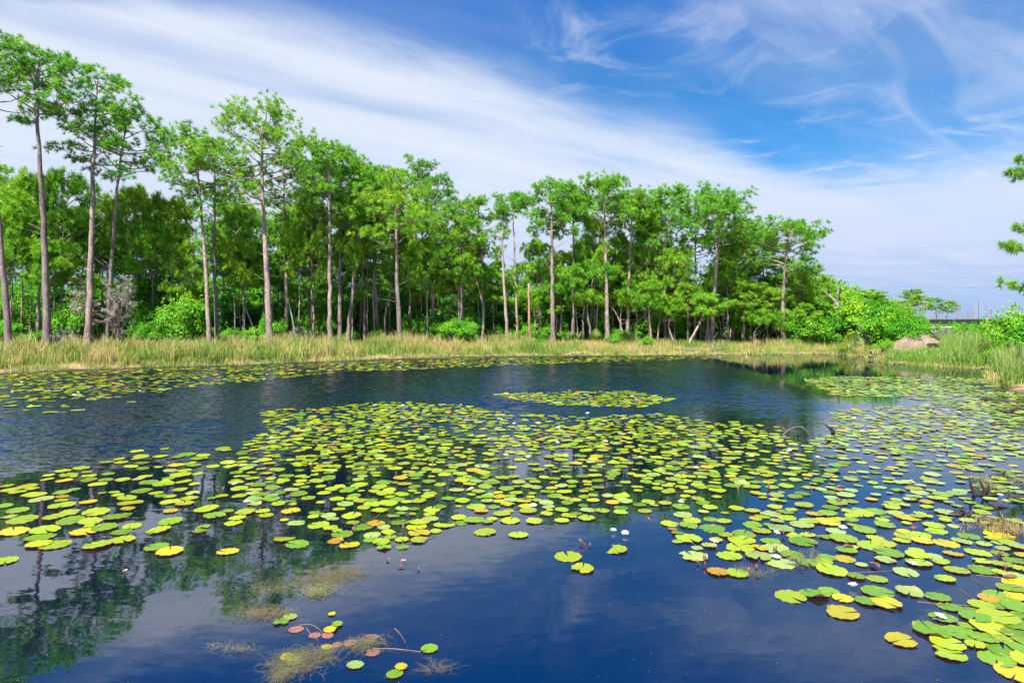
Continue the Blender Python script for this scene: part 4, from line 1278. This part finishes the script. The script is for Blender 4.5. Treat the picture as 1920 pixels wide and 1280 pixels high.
for q in pads:
    put_grid(q['x'], q['y'], q['r'])
rs = np.random.default_rng(23)
for name, poly, cov, rm, clump, wts in REG:
    wp = np.array([on_water(*p) for p in poly])
    lo, hi = wp.min(0), wp.max(0)
    a, b = wp, np.roll(wp, -1, axis=0)
    area = abs((a[:, 0] * b[:, 1] - a[:, 1] * b[:, 0]).sum()) / 2
    goal, got, tries = area * cov, 0.0, 0
    w = np.array(wts) / sum(wts)
    while got < goal and tries < 120:
        tries += 1
        n = 1500
        X, Y = rs.uniform(lo[0], hi[0], n), rs.uniform(lo[1], hi[1], n)
        px, py = 960 + X / Y * F, HZ + CH / Y * F
        ok = in_poly(px, py, poly)
        dens = .5 + .5 * hsh(X * .75 + 3, Y * .75) + .25 * hsh(X * 2.3, Y * 2.1)
        ok &= rs.random(n) > clump * (1.25 - 1.3 * dens)
        ok &= shore_dist(X, Y) < -.15
        for x, y, qx, qy in zip(X[ok], Y[ok], px[ok], py[ok]):
            r = rm * float(np.clip(rs.normal(1, .25), .5, 1.35))
            tol = .90 if rs.random() < .65 else .70
            if not near_ok(x, y, r, tol):
                continue
            c = CN[int(rs.choice(5, p=w))]
            u = rs.random()
            kd = 'flat' if u < .58 else 'wavy' if u < .90 else 'curled' if u < .955 else 'torn'
            pads.append(dict(x=x, y=y, r=r, c=c, kind=kd, man=False, px=qx, py=qy))
            put_grid(x, y, r)
            got += math.pi * r * r
            if got >= goal:
                break
pads.sort(key=lambda q: (not q['man'], q['y']))
N_IND = 300
near, rest = pads[:N_IND], pads[N_IND:]

ORD = 'first second third fourth fifth sixth seventh eighth ninth tenth eleventh twelfth thirteenth fourteenth fifteenth sixteenth seventeenth eighteenth nineteenth twentieth'.split()


def ordinal(i):
    return ORD[i] if i < 20 else 'twenty-' + ORD[i - 20] if i < 29 else ['thirtieth', 'thirty-first', 'thirty-second', 'thirty-third', 'thirty-fourth', 'thirty-fifth'][i - 29]


def zone(px, py):
    if 500 < px < 860 and py > 1140:
        return 'in the half-sunken weed clump'
    if px < 470 and py > 930:
        return 'along the loose western raft'
    if px < 1060:
        return 'along the main raft near edge'
    if px < 1230 and py > 1000:
        return 'alone on the open blue water'
    if py > 1145 and px > 1660:
        return 'in the lower east corner cluster'
    if py > 1090:
        return 'in the trailing row near the corner'
    if py > 1045:
        return 'in the nearest row of the east raft'
    if py > 1015:
        return 'in the second row of the east raft'
    if py > 985:
        return 'in the third row of the east raft'
    return 'at the back of the east raft'


def label_all(items, noun):
    """unique labels: look + zone, counted from the west where several look the same"""
    by = {}
    for q in items:
        by.setdefault((q['desc'], q['zone']), []).append(q)
    for (d, z), g in by.items():
        g.sort(key=lambda q: q['px'])
        for i, q in enumerate(g):
            q['label'] = f'{d} {noun} {z}' if len(g) == 1 else f'{ordinal(i)} {d} {noun} from west {z}'


for q in near:
    look = {'flat': '', 'wavy': 'wavy ', 'curled': 'curled-up ', 'torn': 'torn '}[q['kind']]
    sz = 'small ' if q['r'] < .115 else 'large ' if q['r'] > .16 else ''
    q['desc'] = sz + look + q['c']
    q['zone'] = zone(q['px'], q['py'])
label_all(near, 'lily pad')
rs = np.random.default_rng(29)
first = {}
for q in near:
    k = int(rs.choice(KIND_IX[q['kind']]))
    if k not in first:
        o = bpy.data.objects.new('lily_pad', PADM[k][1])
        first[k] = o
    else:
        o = first[k].copy()
    COL.objects.link(o)
    r = q['r']
    o.location = (q['x'], q['y'], .004 + rs.random() * .014 if q['c'] != 'pinkish-brown' else .003)
    o.rotation_euler = (rs.normal() * .035, rs.normal() * .035, rs.random() * 6.28)
    o.scale = (r, r * rs.uniform(.93, 1.0), r)
    v = np.array(COLS[q['c']]) * rs.uniform(.8, 1.25) * np.array([rs.uniform(.88, 1.15), 1, 1])
    o.color = (*np.clip(v, 0, 1), 1)
    tag(o, q['label'], 'lily pad', 'lily pads floating on the pond')

# the thousands farther out: one sheet of small leaves
rs = np.random.default_rng(37)
TPL = []
for k in range(8):
    TPL.append(pad_geometry(rs, 16, (.6, .93, 1.0), .22 if k > 5 else 0, .02))
V, F3, F4, T, C = [], [], [], [], []
off = 0
for q in rest:
    v, f3, f4, tt = TPL[int(rs.integers(0, 6)) if q['kind'] != 'curled' else int(rs.integers(6, 8))]
    a = rs.random() * 6.28
    R = np.array([[math.cos(a), -math.sin(a), 0], [math.sin(a), math.cos(a), 0], [0, 0, 1]])
    p = (v * q['r']) @ R.T
    tx, ty = rs.normal() * .03, rs.normal() * .03
    p[:, 2] += p[:, 0] * tx + p[:, 1] * ty
    p += [q['x'], q['y'], .006 + rs.random() * .014]
    V.append(p)
    F3.append(f3 + off)
    F4.append(f4 + off)
    T.append(tt)
    c = np.array(COLS[q['c']]) * rs.uniform(.8, 1.25) * np.array([rs.uniform(.85, 1.15), 1, 1])
    C.append(np.tile([*np.clip(c, 0, 1), 1], (len(v), 1)))
    off += len(v)
b = MB()
b.add(np.concatenate(V), np.concatenate(F3), np.concatenate(T))
b.f.append(np.concatenate(F4))
o = b.build('lily_pad_raft', M_PADS)
at = o.data.attributes.new('pad_col', 'FLOAT_COLOR', 'POINT')
at.data.foreach_set('color', np.concatenate(C).astype(np.float32).ravel())
tag(o, 'thousands of small green and yellow lily pads spread over the middle and far water', 'lily pads', kind='stuff')
print('pads', len(pads))

# ------------------------------------------------------------------ white blooms
FL = [(1277, 945), (1150, 998), (1172, 1004), (1340, 1020), (1456, 1050), (1763, 1162), (1600, 1103), (884, 920), (1000, 952), (948, 856), (990, 860), (964, 796), (729, 805), (430, 872), (508, 824), (440, 911), (462, 945), (1580, 994), (1456, 1003), (1712, 1062), (1601, 786), (1617, 811), (1875, 836), (1533, 860), (1708, 905), (1700, 940), (1876, 932),
      (1068, 734), (1215, 748), (1240, 750), (1185, 745), (23, 736), (139, 742), (146, 738), (40, 718), (52, 712), (116, 730), (262, 735), (470, 705), (495, 712), (500, 703), (600, 690), (1510, 712), (1530, 716), (1570, 728), (1590, 735), (1660, 722), (1690, 728), (1745, 771), (1798, 775),
      (1045, 832), (1135, 830), (880, 846), (1102, 777), (864, 760), (755, 762), (1410, 858), (1390, 810), (1480, 848), (1306, 880), (1200, 860), (1047, 804), (750, 690), (870, 683), (940, 681), (1000, 678), (1080, 676), (1190, 673), (1350, 669), (1400, 668.5), (1440, 669)]
rs = np.random.default_rng(41)
pe, stm = MB(), MB()
for ring, (n, el, L, wd) in enumerate(((9, .35, 1.0, .26), (8, .75, .9, .22), (6, 1.1, .72, .17))):
    for i in range(n):
        a = (i + .5 * ring) / n * 6.283 + rs.normal() * .06
        u = np.linspace(0, 1, 5)
        e = el + .35 * u
        rr = np.cumsum(np.cos(e)) * L / 5
        hh = np.cumsum(np.sin(e)) * L / 5 * .9
        wv = wd * np.sin(math.pi * (u * .82 + .12)) ** .8
        c, s_ = math.cos(a), math.sin(a)
        lft = np.stack([rr * c - wv * s_, rr * s_ + wv * c, hh + wv * .25], -1)
        rgt = np.stack([rr * c + wv * s_, rr * s_ - wv * c, hh + wv * .25], -1)
        mid = np.stack([rr * c, rr * s_, hh], -1)
        vv = np.concatenate([lft, mid, rgt])
        f = [(k, 5 + k, 6 + k, k + 1) for k in range(4)] + [(5 + k, 10 + k, 11 + k, 6 + k) for k in range(4)]
        pe.add(vv, f)
for i in range(26):
    a, d = rs.random() * 6.28, rs.random() * .22
    o_ = np.array([math.cos(a) * d, math.sin(a) * d, .1])
    stm.tube([o_, o_ * [1.2, 1.2, 1] + [0, 0, .2], o_ * [1.1, 1.1, 1] + [0, 0, .36]], [.03, .035, .02], 4)
items = []
for px, py in FL:
    z = ('in the lower east corner cluster' if py > 1130 else 'in the east raft' if px > 1240 and py > 960 else 'on the open blue water' if py > 990 else 'in the grey-blue east field' if px > 1500 and py > 780 else 'in the far east raft' if px > 1500 and py > 700
         else 'in the shore mat below the grass' if py < 770 and px < 900 or py < 700 else 'in the small island raft' if py < 770 else 'in the near half of the main raft' if py > 840 else 'in the far half of the main raft')
    items.append(dict(px=px, py=py, desc='white', zone=z))
label_all(items, 'water lily bloom')
bloom = None
for q in items:
    x, y = on_water(q['px'], q['py'])
    sc = rs.uniform(.042, .060) * (1.15 if y > 14 else 1.0)
    if bloom is None:
        bloom = empty('water_lily', (x, y, .02), q['label'], 'water lily', 'white water lily blooms')
        pe.build('petals', M_PETAL, bloom)
        stm.build('stamens', M_STAMEN, bloom)
        bloom.scale = (sc,) * 3
    else:
        r = copy_tree(bloom, (x, y, .02), rs.random() * 6.28, sc, q['label'], 'white water lily blooms')
        r.rotation_euler.x = rs.normal() * .2

# reddish buds and old seed heads on short stalks
items = []
n = 0
while n < 30:
    px, py = rs.uniform(250, 1910), rs.uniform(800, 1090)
    if py > 1000 and px < 1240 or py > 960 and px < 480 or (px < 600 and py < 860):
        continue
    z = 'in the loose western raft' if px < 560 else 'in the main raft' if px < 1200 else 'in the east raft' if py > 950 else 'in the east half of the main raft' if px < 1480 else 'in the grey-blue east field'
    items.append(dict(px=px, py=py, desc='reddish brown', zone=z))
    n += 1
items += [dict(px=1103, py=1024, desc='paired brown and white', zone='alone on the open blue water'), dict(px=1097, py=1021, desc='pale-tipped upright', zone='alone on the open blue water')]
label_all(items, 'lily bud')
b = MB()
b.tube([(0, 0, -.3), (.1, 0, .3), (.12, .02, .5)], [.09, .08, .09], 6, cap=False)
b.tube([(.12, .02, .48), (.14, .03, .7), (.16, .03, 1.0), (.17, .03, 1.25)], [.10, .24, .2, .05], 8)
me = b.mesh('lily_bud', M_BUD)
o0 = bpy.data.objects.new('lily_bud', me)
for i, q in enumerate(items):
    x, y = on_water(q['px'], q['py'])
    o = o0 if i == 0 else o0.copy()
    COL.objects.link(o)
    o.location = (x, y, .0)
    o.scale = (rs.uniform(.05, .085),) * 3
    o.rotation_euler = (rs.normal() * .35, rs.normal() * .35, rs.random() * 6.28)
    tag(o, q['label'], 'lily bud', 'lily buds and seed heads')

# ------------------------------------------------------------------ weed, stalks and drowned wood
def weed(px, py, wpx, hpx, n, label, seed, tint=(.2, .8), L=(.05, .22), up=.012, w=.003):
    rs = np.random.default_rng(seed)
    b = MB()
    ang0 = rs.random() * 3.14
    # several ragged sub-drifts along a wandering line
    m_ = 9
    ctr = np.cumsum(rs.normal(size=(m_, 2)) * [.42, .42], axis=0)
    ctr -= ctr.mean(0)
    which = rs.integers(0, m_, n)
    d = ctr[which] * .75 + rs.normal(size=(n, 2)) * rs.uniform(.08, .34, m_)[which][:, None]
    for i in range(n):
        qx, qy = px + d[i, 0] * wpx, py + d[i, 1] * hpx
        if qy > 1300:
            continue
        x, y = on_water(qx, qy)
        a = ang0 + rs.normal() * .9
        l = rs.uniform(*L)
        k = rs.normal() * 1.3
        u = np.linspace(0, 1, 5)
        th = a + k * u
        p = np.stack([x + np.cumsum(np.cos(th)) * l / 5, y + np.cumsum(np.sin(th)) * l / 5, .004 + rs.random() * up + up * 1.2 * np.sin(u * 3.14) * rs.random()], -1)
        s = np.stack([-np.sin(th), np.cos(th), rs.normal(size=5) * .3], -1) * w / 2 * np.array([.6, 1, 1, .8, .3])[:, None]
        v = np.concatenate([p - s, p + s])
        b.add(v, [(j, j + 1, 6 + j, 5 + j) for j in range(4)], float(np.clip(rs.uniform(*tint), 0, 1)))
    tag(b.build('water_weed', M_WEED if up > .015 else M_WEED_SUNK, smooth=False), label, 'water weed', kind='stuff')


weed(620, 1085, 105, 34, 1700, 'thin drift of fine weed below the near edge of the main raft', 1, (.2, .6), w=.003)
weed(590, 1112, 36, 13, 300, 'dense tan knot of weed breaking the surface', 2, (.5, .95), up=.016)
weed(500, 1105, 70, 9, 160, 'long pale weed streamer west of the tan knot', 3, (.5, .9), L=(.1, .35))
weed(600, 1235, 80, 26, 1700, 'pale feathery weed bed in the half-sunken clump', 4, (.3, .75), w=.003)
weed(500, 1152, 80, 20, 420, 'faint grey weed drift on the dark reflection', 5, (.3, .7), w=.003)
weed(432, 1222, 40, 10, 90, 'small pale weed scrap on the blue water', 6, (.5, .9), w=.003)
weed(820, 1260, 34, 14, 70, 'faint pale weed scrap beside the last lone pad', 7, (.4, .8), w=.003)
weed(1412, 1076, 34, 14, 300, 'wispy weed beside the orange and green pair of pads', 8, (.4, .8), w=.003)
weed(1880, 905, 60, 20, 520, 'green-brown weed mat around the dark spikes', 9, (.3, .95), up=.035, w=.006)
weed(1885, 992, 60, 22, 620, 'tan weed hummock at the east edge of the raft', 10, (.5, 1.0), up=.045, w=.006)
weed(1500, 1055, 30, 16, 140, 'thin upright weed tips in the nearest row of the east raft', 11, (.2, .5), up=.05, w=.003)
weed(690, 880, 50, 14, 300, 'brown weed patch inside the main raft', 12, (.3, .8), up=.02)
weed(1130, 880, 60, 12, 200, 'brown weed patch in the shaded gap of the main raft', 13, (.2, .6), up=.02)


def stalk(pts, r, label, name='lily_stalk', mat=None, cat='stalk', group='loose lily stalks on the surface', z=.004, sides=5):
    w = [on_water(*p) for p in pts]
    o0_ = np.array([w[0][0], w[0][1], 0])
    k = [(x - o0_[0], y - o0_[1], z) for x, y in w]
    b = MB()
    b.tube(smooth_path(k, 14), np.linspace(r, r * .6, 14), sides)
    o = b.build(name, mat or M_STALK)
    o.location = o0_
    return tag(o, label, cat, group)


M_STALK = plain_material('lily_stalk', (.17, .10, .075), .5, .4, 8)
for i, (pts, lab) in enumerate([
    ([(560, 1172), (585, 1170), (602, 1182), (606, 1192)], 'arched pinkish stalk behind the sunken brown pads'), ([(575, 1178), (583, 1190), (596, 1200)], 'short pinkish stalk between two sunken brown pads'), ([(700, 1216), (740, 1216), (790, 1222)], 'long straight pinkish stalk reaching the lone green pad'),
    ([(560, 1230), (580, 1212), (590, 1205)], 'thin stalk rising from the yellow curled pad'), ([(740, 1178), (752, 1190), (760, 1205)], 'thin hooked stalk north of the lone green pad'), ([(1720, 1128), (1760, 1132), (1830, 1136)], 'straight pale stalk between the trailing pads'),
    ([(1800, 1105), (1825, 1125), (1880, 1140)], 'long bowed stalk east of the trailing row'), ([(1826, 1086), (1850, 1105), (1876, 1124)], 'long diagonal stalk below the tan weed hummock'), ([(1830, 1078), (1870, 1082), (1905, 1088)], 'stalk lying level near the torn yellow pad'),
    ([(1600, 1073), (1640, 1072), (1670, 1070)], 'pale stalk at the near edge of the east raft'), ([(700, 975), (715, 960), (735, 950)], 'brown stalk in the dark gap of the main raft'), ([(640, 1012), (665, 990), (690, 976)], 'thin stalk below the dark gap of the main raft'),
    ([(770, 1018), (800, 1012), (812, 1008)], 'stalk trailing from the near edge of the main raft')]):
    stalk(pts, .0035 if pts[0][1] > 1050 else .005, lab)

# floating specks: pollen, petals, bits of leaf
rs = np.random.default_rng(515)
b = MB()
for i in range(420):
    px, py = rs.uniform(-20, 1940), 700 + 590 * rs.random() ** .6
    if not math.sin(px * .011 + py * .02) + .6 * math.sin(px * .031 - py * .013) > rs.uniform(-1.2, 1.2):
        continue
    x, y = on_water(px, py)
    if shore_dist(np.array([x]), np.array([y]))[0] > -.1:
        continue
    a, r = rs.random() * 6.28, rs.uniform(.003, .009) * (1 + y / 14)
    k = np.arange(6) / 6 * 6.28 + a
    rr = r * rs.uniform(.5, 1, 6)
    b.add(np.stack([x + np.cos(k) * rr, y + np.sin(k) * rr * .7, np.full(6, .003) + rs.random(6) * .004], -1), [tuple(range(6))], float(rs.random() * .55))
tag(b.build('floating_debris', M_WEED, smooth=False), 'tiny pale specks of pollen and leaf scraps floating on the water', 'debris', kind='stuff')

# arched branch standing out of the raft
Z = on_water(1492, 815)[1]
s = Z / F


def bpt(px, py, dy=0.0):
    return (wx(px, Z), Z + dy, wz(py, Z))


b = MB()
b.tube(smooth_path([(wx(1466, Z), Z, -.05), bpt(1474, 808), bpt(1490, 803, .1), bpt(1505, 800, .1), bpt(1512, 806), (wx(1519, Z), Z, -.05)], 16), np.linspace(.022, .014, 16), 6)
b.tube(smooth_path([bpt(1474, 808), bpt(1470, 803, .05), bpt(1464, 798, .12)], 5), np.linspace(.012, .005, 5), 5)
tag(b.build('arched_branch', M_BARK_DARK), 'thin brown branch arching out of the lily raft', 'branch')
b = MB()
b.tube(smooth_path([(wx(1571, Z), Z + .2, -.08), bpt(1566, 809, .1), bpt(1556, 802), bpt(1546, 795)], 10), np.linspace(.055, .018, 10), 7)
b.tube(smooth_path([bpt(1566, 810, .1), bpt(1560, 808, .0), bpt(1556, 810, -.1)], 5), np.linspace(.025, .008, 5), 5)
tag(b.build('drowned_branch', M_WET), 'dark broken branch stub slanting from the water east of the arched branch', 'branch')


def log(pts, r, label, cat='log', name='drowned_log'):
    b = MB()
    q = [(on_water(px, py)[0], on_water(px, py)[1], z) for px, py, z in pts]
    b.tube(smooth_path(q, 10), r * np.array([.5, .9, 1, 1, .95, .9, .85, .8, .6, .3]), 8)
    tag(b.build(name, M_WET), label, cat)


log([(1835, 750, .0), (1850, 751, .05), (1868, 752, .02), (1920, 753, -.03)], .06, 'dark low log lying in the far east raft')
log([(1878, 772, -.03), (1900, 770, .03), (1925, 768, .02)], .05, 'short dark log awash at the east picture edge')


def spikes(px, py, label, seed, n=3, h=.22):
    rs = np.random.default_rng(seed)
    x, y = on_water(px, py)
    b = MB()
    for i in range(n):
        a = rs.random() * 6.28
        d = np.array([math.cos(a) * .10, math.sin(a) * .10, h * rs.uniform(.5, 1.1)])
        o_ = np.array([(i - n / 2) * .07, rs.normal() * .03, -.05])
        b.tube(smooth_path([o_, o_ + d * .6 + rs.normal(size=3) * .015, o_ + d * 1.1], 6), np.linspace(.035, .008, 6), 6)
    b.tube(smooth_path([(-.16, .02, .0), (0, 0, .035), (.16, -.02, .0)], 6), [.02, .03, .03, .03, .025, .01], 6)
    o = b.build('drowned_stump', M_WET)
    o.location = (x, y, 0)
    tag(o, label, 'stump', 'dark drowned stumps in the east field')


spikes(1850, 928, 'dark forked stump with two sharp spikes rising from open water', 1, 4, .26)
spikes(1912, 935, 'dark blunt stump at the very east edge of the water', 2, 2, .2)
spikes(1868, 950, 'dark hooked root between the forked stump and the tan hummock', 3, 2, .15)
spikes(1806, 965, 'small brown twig stump among the east raft pads', 4, 3, .14)
spikes(1877, 893, 'short dark stick standing in the green-brown weed mat', 5, 1, .16)
spikes(1850, 976, 'low reddish-brown root beside the tan hummock', 6, 3, .10)
for i, (px, py, lab) in enumerate([(1573, 940, 'dark red curled dead leaf in the middle of the east raft'), (1577, 915, 'small dark red leaf tip north of the big curled dead leaf'), (1590, 1028, 'rusty folded dead leaf on the second row of the east raft'), (1640, 1062, 'reddish-brown rolled dead leaf at the near side of the east raft'),
                                    (1895, 1086, 'big brown folded dead leaf on a yellow pad at the east edge'), (1714, 993, 'small rust-red dead leaf near the forked stump'), (985, 938, 'brown folded dead leaf in the near half of the main raft'), (1230, 946, 'dark dead leaf at the tip of the main raft'), (728, 1051, 'small black dead leaf floating below the main raft'),
                                    (757, 1053, 'pinkish dead leaf floating below the main raft'), (752, 1063, 'brown scrap of dead leaf on the grey reflection'), (235, 1072, 'pale dead leaf scrap on the western tree reflection'), (785, 1068, 'dark twig scrap on the grey reflection')]):
    rs_ = np.random.default_rng(70 + i)
    x, y = on_water(px, py)
    b = MB()
    u, v = np.meshgrid(np.linspace(-1, 1, 9), np.linspace(-1, 1, 7), indexing='ij')
    wv = np.sqrt(np.clip(1 - u ** 2, 0, 1))
    cu = 1.1 + rs_.random()
    X_ = u
    Y_ = np.sin(v * cu) / cu * wv * .7
    Z_ = (1 - np.cos(v * cu)) / cu * wv * .5 + .08 * np.sin(u * 4 + i) + .12
    ia, ja = np.meshgrid(np.arange(8), np.arange(6), indexing='ij')
    b.add(np.stack([X_, Y_, Z_], -1).reshape(-1, 3), np.stack([ia * 7 + ja, (ia + 1) * 7 + ja, (ia + 1) * 7 + ja + 1, ia * 7 + ja + 1], -1).reshape(-1, 4))
    o = b.build('dead_leaf', M_PALE if i in (9, 11) else M_BUD)
    sc = .07 if i < 7 else .032
    o.location, o.scale, o.rotation_euler = (x, y, .012), (sc, sc, sc), (0, 0, rs_.random() * 6)
    tag(o, lab, 'dead leaf', 'dead leaves on the water')

# ------------------------------------------------------------------ pine overhanging the east edge of the view
Zp = 20.5
xb = 18.7
g = gz(xb, Zp)
rs = np.random.default_rng(55)
root = empty('pine_tree', (xb, Zp, g), 'near pine mostly out of view, its bough tips hanging in at the east edge', 'pine tree')
tk, cr = MB(), MB()
path = smooth_path([(0, 0, -.2), (.15, 0, 5), (.0, 0, 10), (.1, 0, 13)], 16)
tk.tube(path, np.linspace(.2, .07, 16), 9)
pos, dirs = [], []
for (tx, ty, z0) in [(1893, 322, 6.3), (1884, 462, 4.0), (1880, 530, 2.9), (1912, 428, 4.6), (1914, 300, 6.8)]:
    e = np.array([wx(tx, Zp) - xb, 0, wz(ty, Zp) - g])
    o_ = np.array([.05, 0, max(1.2, z0 - g)])
    b_ = smooth_path([o_, (o_ + e) / 2 + [0, .2, .12], e], 8)
    tk.tube(b_, np.linspace(.05, .012, 8), 5)
    for k in range(36):
        t = rs.uniform(.55, 1.0)
        q = np.array([np.interp(t, np.linspace(0, 1, 8), b_[:, j]) for j in range(3)])
        d = unit((e - o_) * .25 + rs.normal(size=3) * [.45, .6, .3])
        tip = q + d * rs.uniform(.1, .38) * (1.15 - t * .5)
        tk.tube(np.stack([q, (q + tip) / 2, tip]), [.012, .01, .006], 4, cap=False)
        pos.append(tip)
        dirs.append(d + [0, 0, .4])
    pos.append(e)
    dirs.append(e - o_)
for i in range(40):
    a, z = rs.random() * 6.28, rs.uniform(9, 13.3)
    pos.append(np.array([math.cos(a) * 1.2 + .6, math.sin(a) * 1.2, z]))
    dirs.append(rs.normal(size=3) + [0, 0, .5])
tk.build('trunk', M_BARK, root)
put_tufts(cr, np.array(pos), np.array(dirs), rs.uniform(.5, .75, len(pos)), np.clip(rs.normal(.45, .15, len(pos)), 0, 1))
cr.build('crown', M_NEEDLE, root, smooth=False)

# ------------------------------------------------------------------ sky, sun, camera
SUN_EL, SUN_AZ = math.radians(56), math.radians(203)     # azimuth clockwise from +Y (the view direction)
sd = np.array([math.sin(SUN_AZ) * math.cos(SUN_EL), math.cos(SUN_AZ) * math.cos(SUN_EL), math.sin(SUN_EL)])
w = bpy.data.worlds.new('World')
scene.world = w
w.use_nodes = True
nt = w.node_tree
nt.nodes.clear()
out = nt.nodes.new('ShaderNodeOutputWorld')
sky = node(nt, 'ShaderNodeTexSky', sky_type='NISHITA', sun_disc=False, sun_elevation=SUN_EL, sun_rotation=SUN_AZ, altitude=0, air_density=1.0, dust_density=0.6, ozone_density=1.5)
tc = node(nt, 'ShaderNodeTexCoord')
sep = node(nt, 'ShaderNodeSeparateXYZ', {0: tc.outputs['Generated']})
dz = math_n(nt, 'MAXIMUM', sep.outputs[2], .02)
PX, PY = math_n(nt, 'DIVIDE', sep.outputs[0], dz), math_n(nt, 'DIVIDE', sep.outputs[1], dz)
# along (a) and across (c) the cirrus band, on a flat cloud layer
ca = math_n(nt, 'ADD', math_n(nt, 'MULTIPLY', PX, .736), math_n(nt, 'MULTIPLY', PY, .677))
cc = math_n(nt, 'ADD', math_n(nt, 'MULTIPLY', PX, -.677), math_n(nt, 'MULTIPLY_ADD', PY, .736, -2.12))


def cloud_noise(sa, sc, detail=6.0, rough=.6, dist=.4, off=0.0):
    v = node(nt, 'ShaderNodeCombineXYZ', {0: math_n(nt, 'MULTIPLY', ca, sa), 1: math_n(nt, 'MULTIPLY', cc, sc), 2: off})
    return node(nt, 'ShaderNodeTexNoise', {'Vector': v.outputs[0], 'Scale': 1.0, 'Detail': detail, 'Roughness': rough, 'Distortion': dist}).outputs[0]


nA = cloud_noise(.9, 2.6)
nB = cloud_noise(.55, 2.6, 7.0, .55, .9, 3.1)
nC = cloud_noise(1.6, 1.8, 6.0, .6, 1.2, 7.7)
nD = cloud_noise(.5, 1.2, 3.0, .5, .3, 12.0)
c1 = math_n(nt, 'ADD', cc, math_n(nt, 'MULTIPLY_ADD', nA, .55, -.27))
band_ = sstep(nt, c1, -.34, .24)
gapd = math_n(nt, 'ABSOLUTE', math_n(nt, 'ADD', math_n(nt, 'ADD', cc, math_n(nt, 'MULTIPLY_ADD', nA, .4, -.2)), -.47))
gap = sstep(nt, gapd, .04, .26, .36, 0.0)
gap = math_n(nt, 'MULTIPLY', gap, sstep(nt, nD, .35, .6))
band_ = math_n(nt, 'MULTIPLY', band_, sstep(nt, math_n(nt, 'ADD', PY, math_n(nt, 'MULTIPLY_ADD', nC, .5, -.25)), 1.75, 2.15))
left = math_n(nt, 'MULTIPLY', band_, math_n(nt, 'SUBTRACT', math_n(nt, 'MULTIPLY_ADD', nB, .5, .68), gap), clamp=True)
wisp = math_n(nt, 'MULTIPLY', sstep(nt, nB, .38, .72), sstep(nt, cc, -.6, -1.3, .05, .40))
wisp2 = math_n(nt, 'ADD', math_n(nt, 'MULTIPLY', sstep(nt, nC, .52, .80), .45), math_n(nt, 'MULTIPLY', sstep(nt, nD, .35, .7), .16))
r_ = math_n(nt, 'SQRT', math_n(nt, 'ADD', math_n(nt, 'MULTIPLY', PX, PX), math_n(nt, 'MULTIPLY', PY, PY)))
veil = sstep(nt, math_n(nt, 'ADD', r_, math_n(nt, 'MULTIPLY_ADD', nC, 1.6, -.8)), 3.9, 6.4, 0.0, .94)
inv = math_n(nt, 'MULTIPLY', math_n(nt, 'SUBTRACT', 1.0, left), math_n(nt, 'SUBTRACT', 1.0, wisp))
inv = math_n(nt, 'MULTIPLY', inv, math_n(nt, 'SUBTRACT', 1.0, wisp2))
inv = math_n(nt, 'MULTIPLY', inv, math_n(nt, 'SUBTRACT', 1.0, veil))
mask = math_n(nt, 'SUBTRACT', 1.0, inv, clamp=True)
mask = math_n(nt, 'MULTIPLY', mask, sstep(nt, math_n(nt, 'ADD', sep.outputs[2], math_n(nt, 'MULTIPLY_ADD', nA, .16, -.08)), .40, .49, 1.0, .06))
cloud_c = ramp(nt, math_n(nt, 'ADD', sep.outputs[2], math_n(nt, 'MULTIPLY_ADD', nD, .10, -.05)), [(0.0, (.36, .52, .82)), (.10, (.60, .69, .91)), (.22, (.70, .78, .92)), (.5, (.76, .82, .93))])
STR = .05
cloud_s = mixc(nt, 1.0, cloud_c, (1 / STR * .395,) * 3, 'MULTIPLY')
deep = mixc(nt, sstep(nt, sep.outputs[2], .30, .50), (.27, .80, 1.22), (.05, .66, 1.40))
sky_c = mixc(nt, 1.0, sky.outputs[0], deep, 'MULTIPLY')
final = mixc(nt, mask, sky_c, cloud_s)
bg = node(nt, 'ShaderNodeBackground', {'Color': final, 'Strength': STR})
nt.links.new(bg.outputs[0], out.inputs[0])

sun = bpy.data.lights.new('sun', 'SUN')
sun.energy = 5.0
sun.angle = math.radians(.6)
sun.color = (1.0, .95, .86)
so = bpy.data.objects.new('sun', sun)
COL.objects.link(so)
from mathutils import Vector
so.rotation_euler = Vector(sd).to_track_quat('Z', 'Y').to_euler()
so.location = (0, 0, 60)

cam = bpy.data.cameras.new('camera')
cam.sensor_width = 36
cam.lens = 36 * F / 1920
cam.shift_y = -(640 - HZ) / 1920
cam.clip_end = 6000
co = bpy.data.objects.new('camera', cam)
COL.objects.link(co)
co.location = (0, 0, CH)
co.rotation_euler = (math.pi / 2, 0, 0)
scene.camera = co
vs = scene.view_settings
scene.display_settings.display_device = 'sRGB'
vs.view_transform = 'Standard'
vs.look = 'None'
vs.exposure = 1.45
vs.gamma = 1
scene.cycles.max_bounces = 8
scene.cycles.transparent_max_bounces = 8
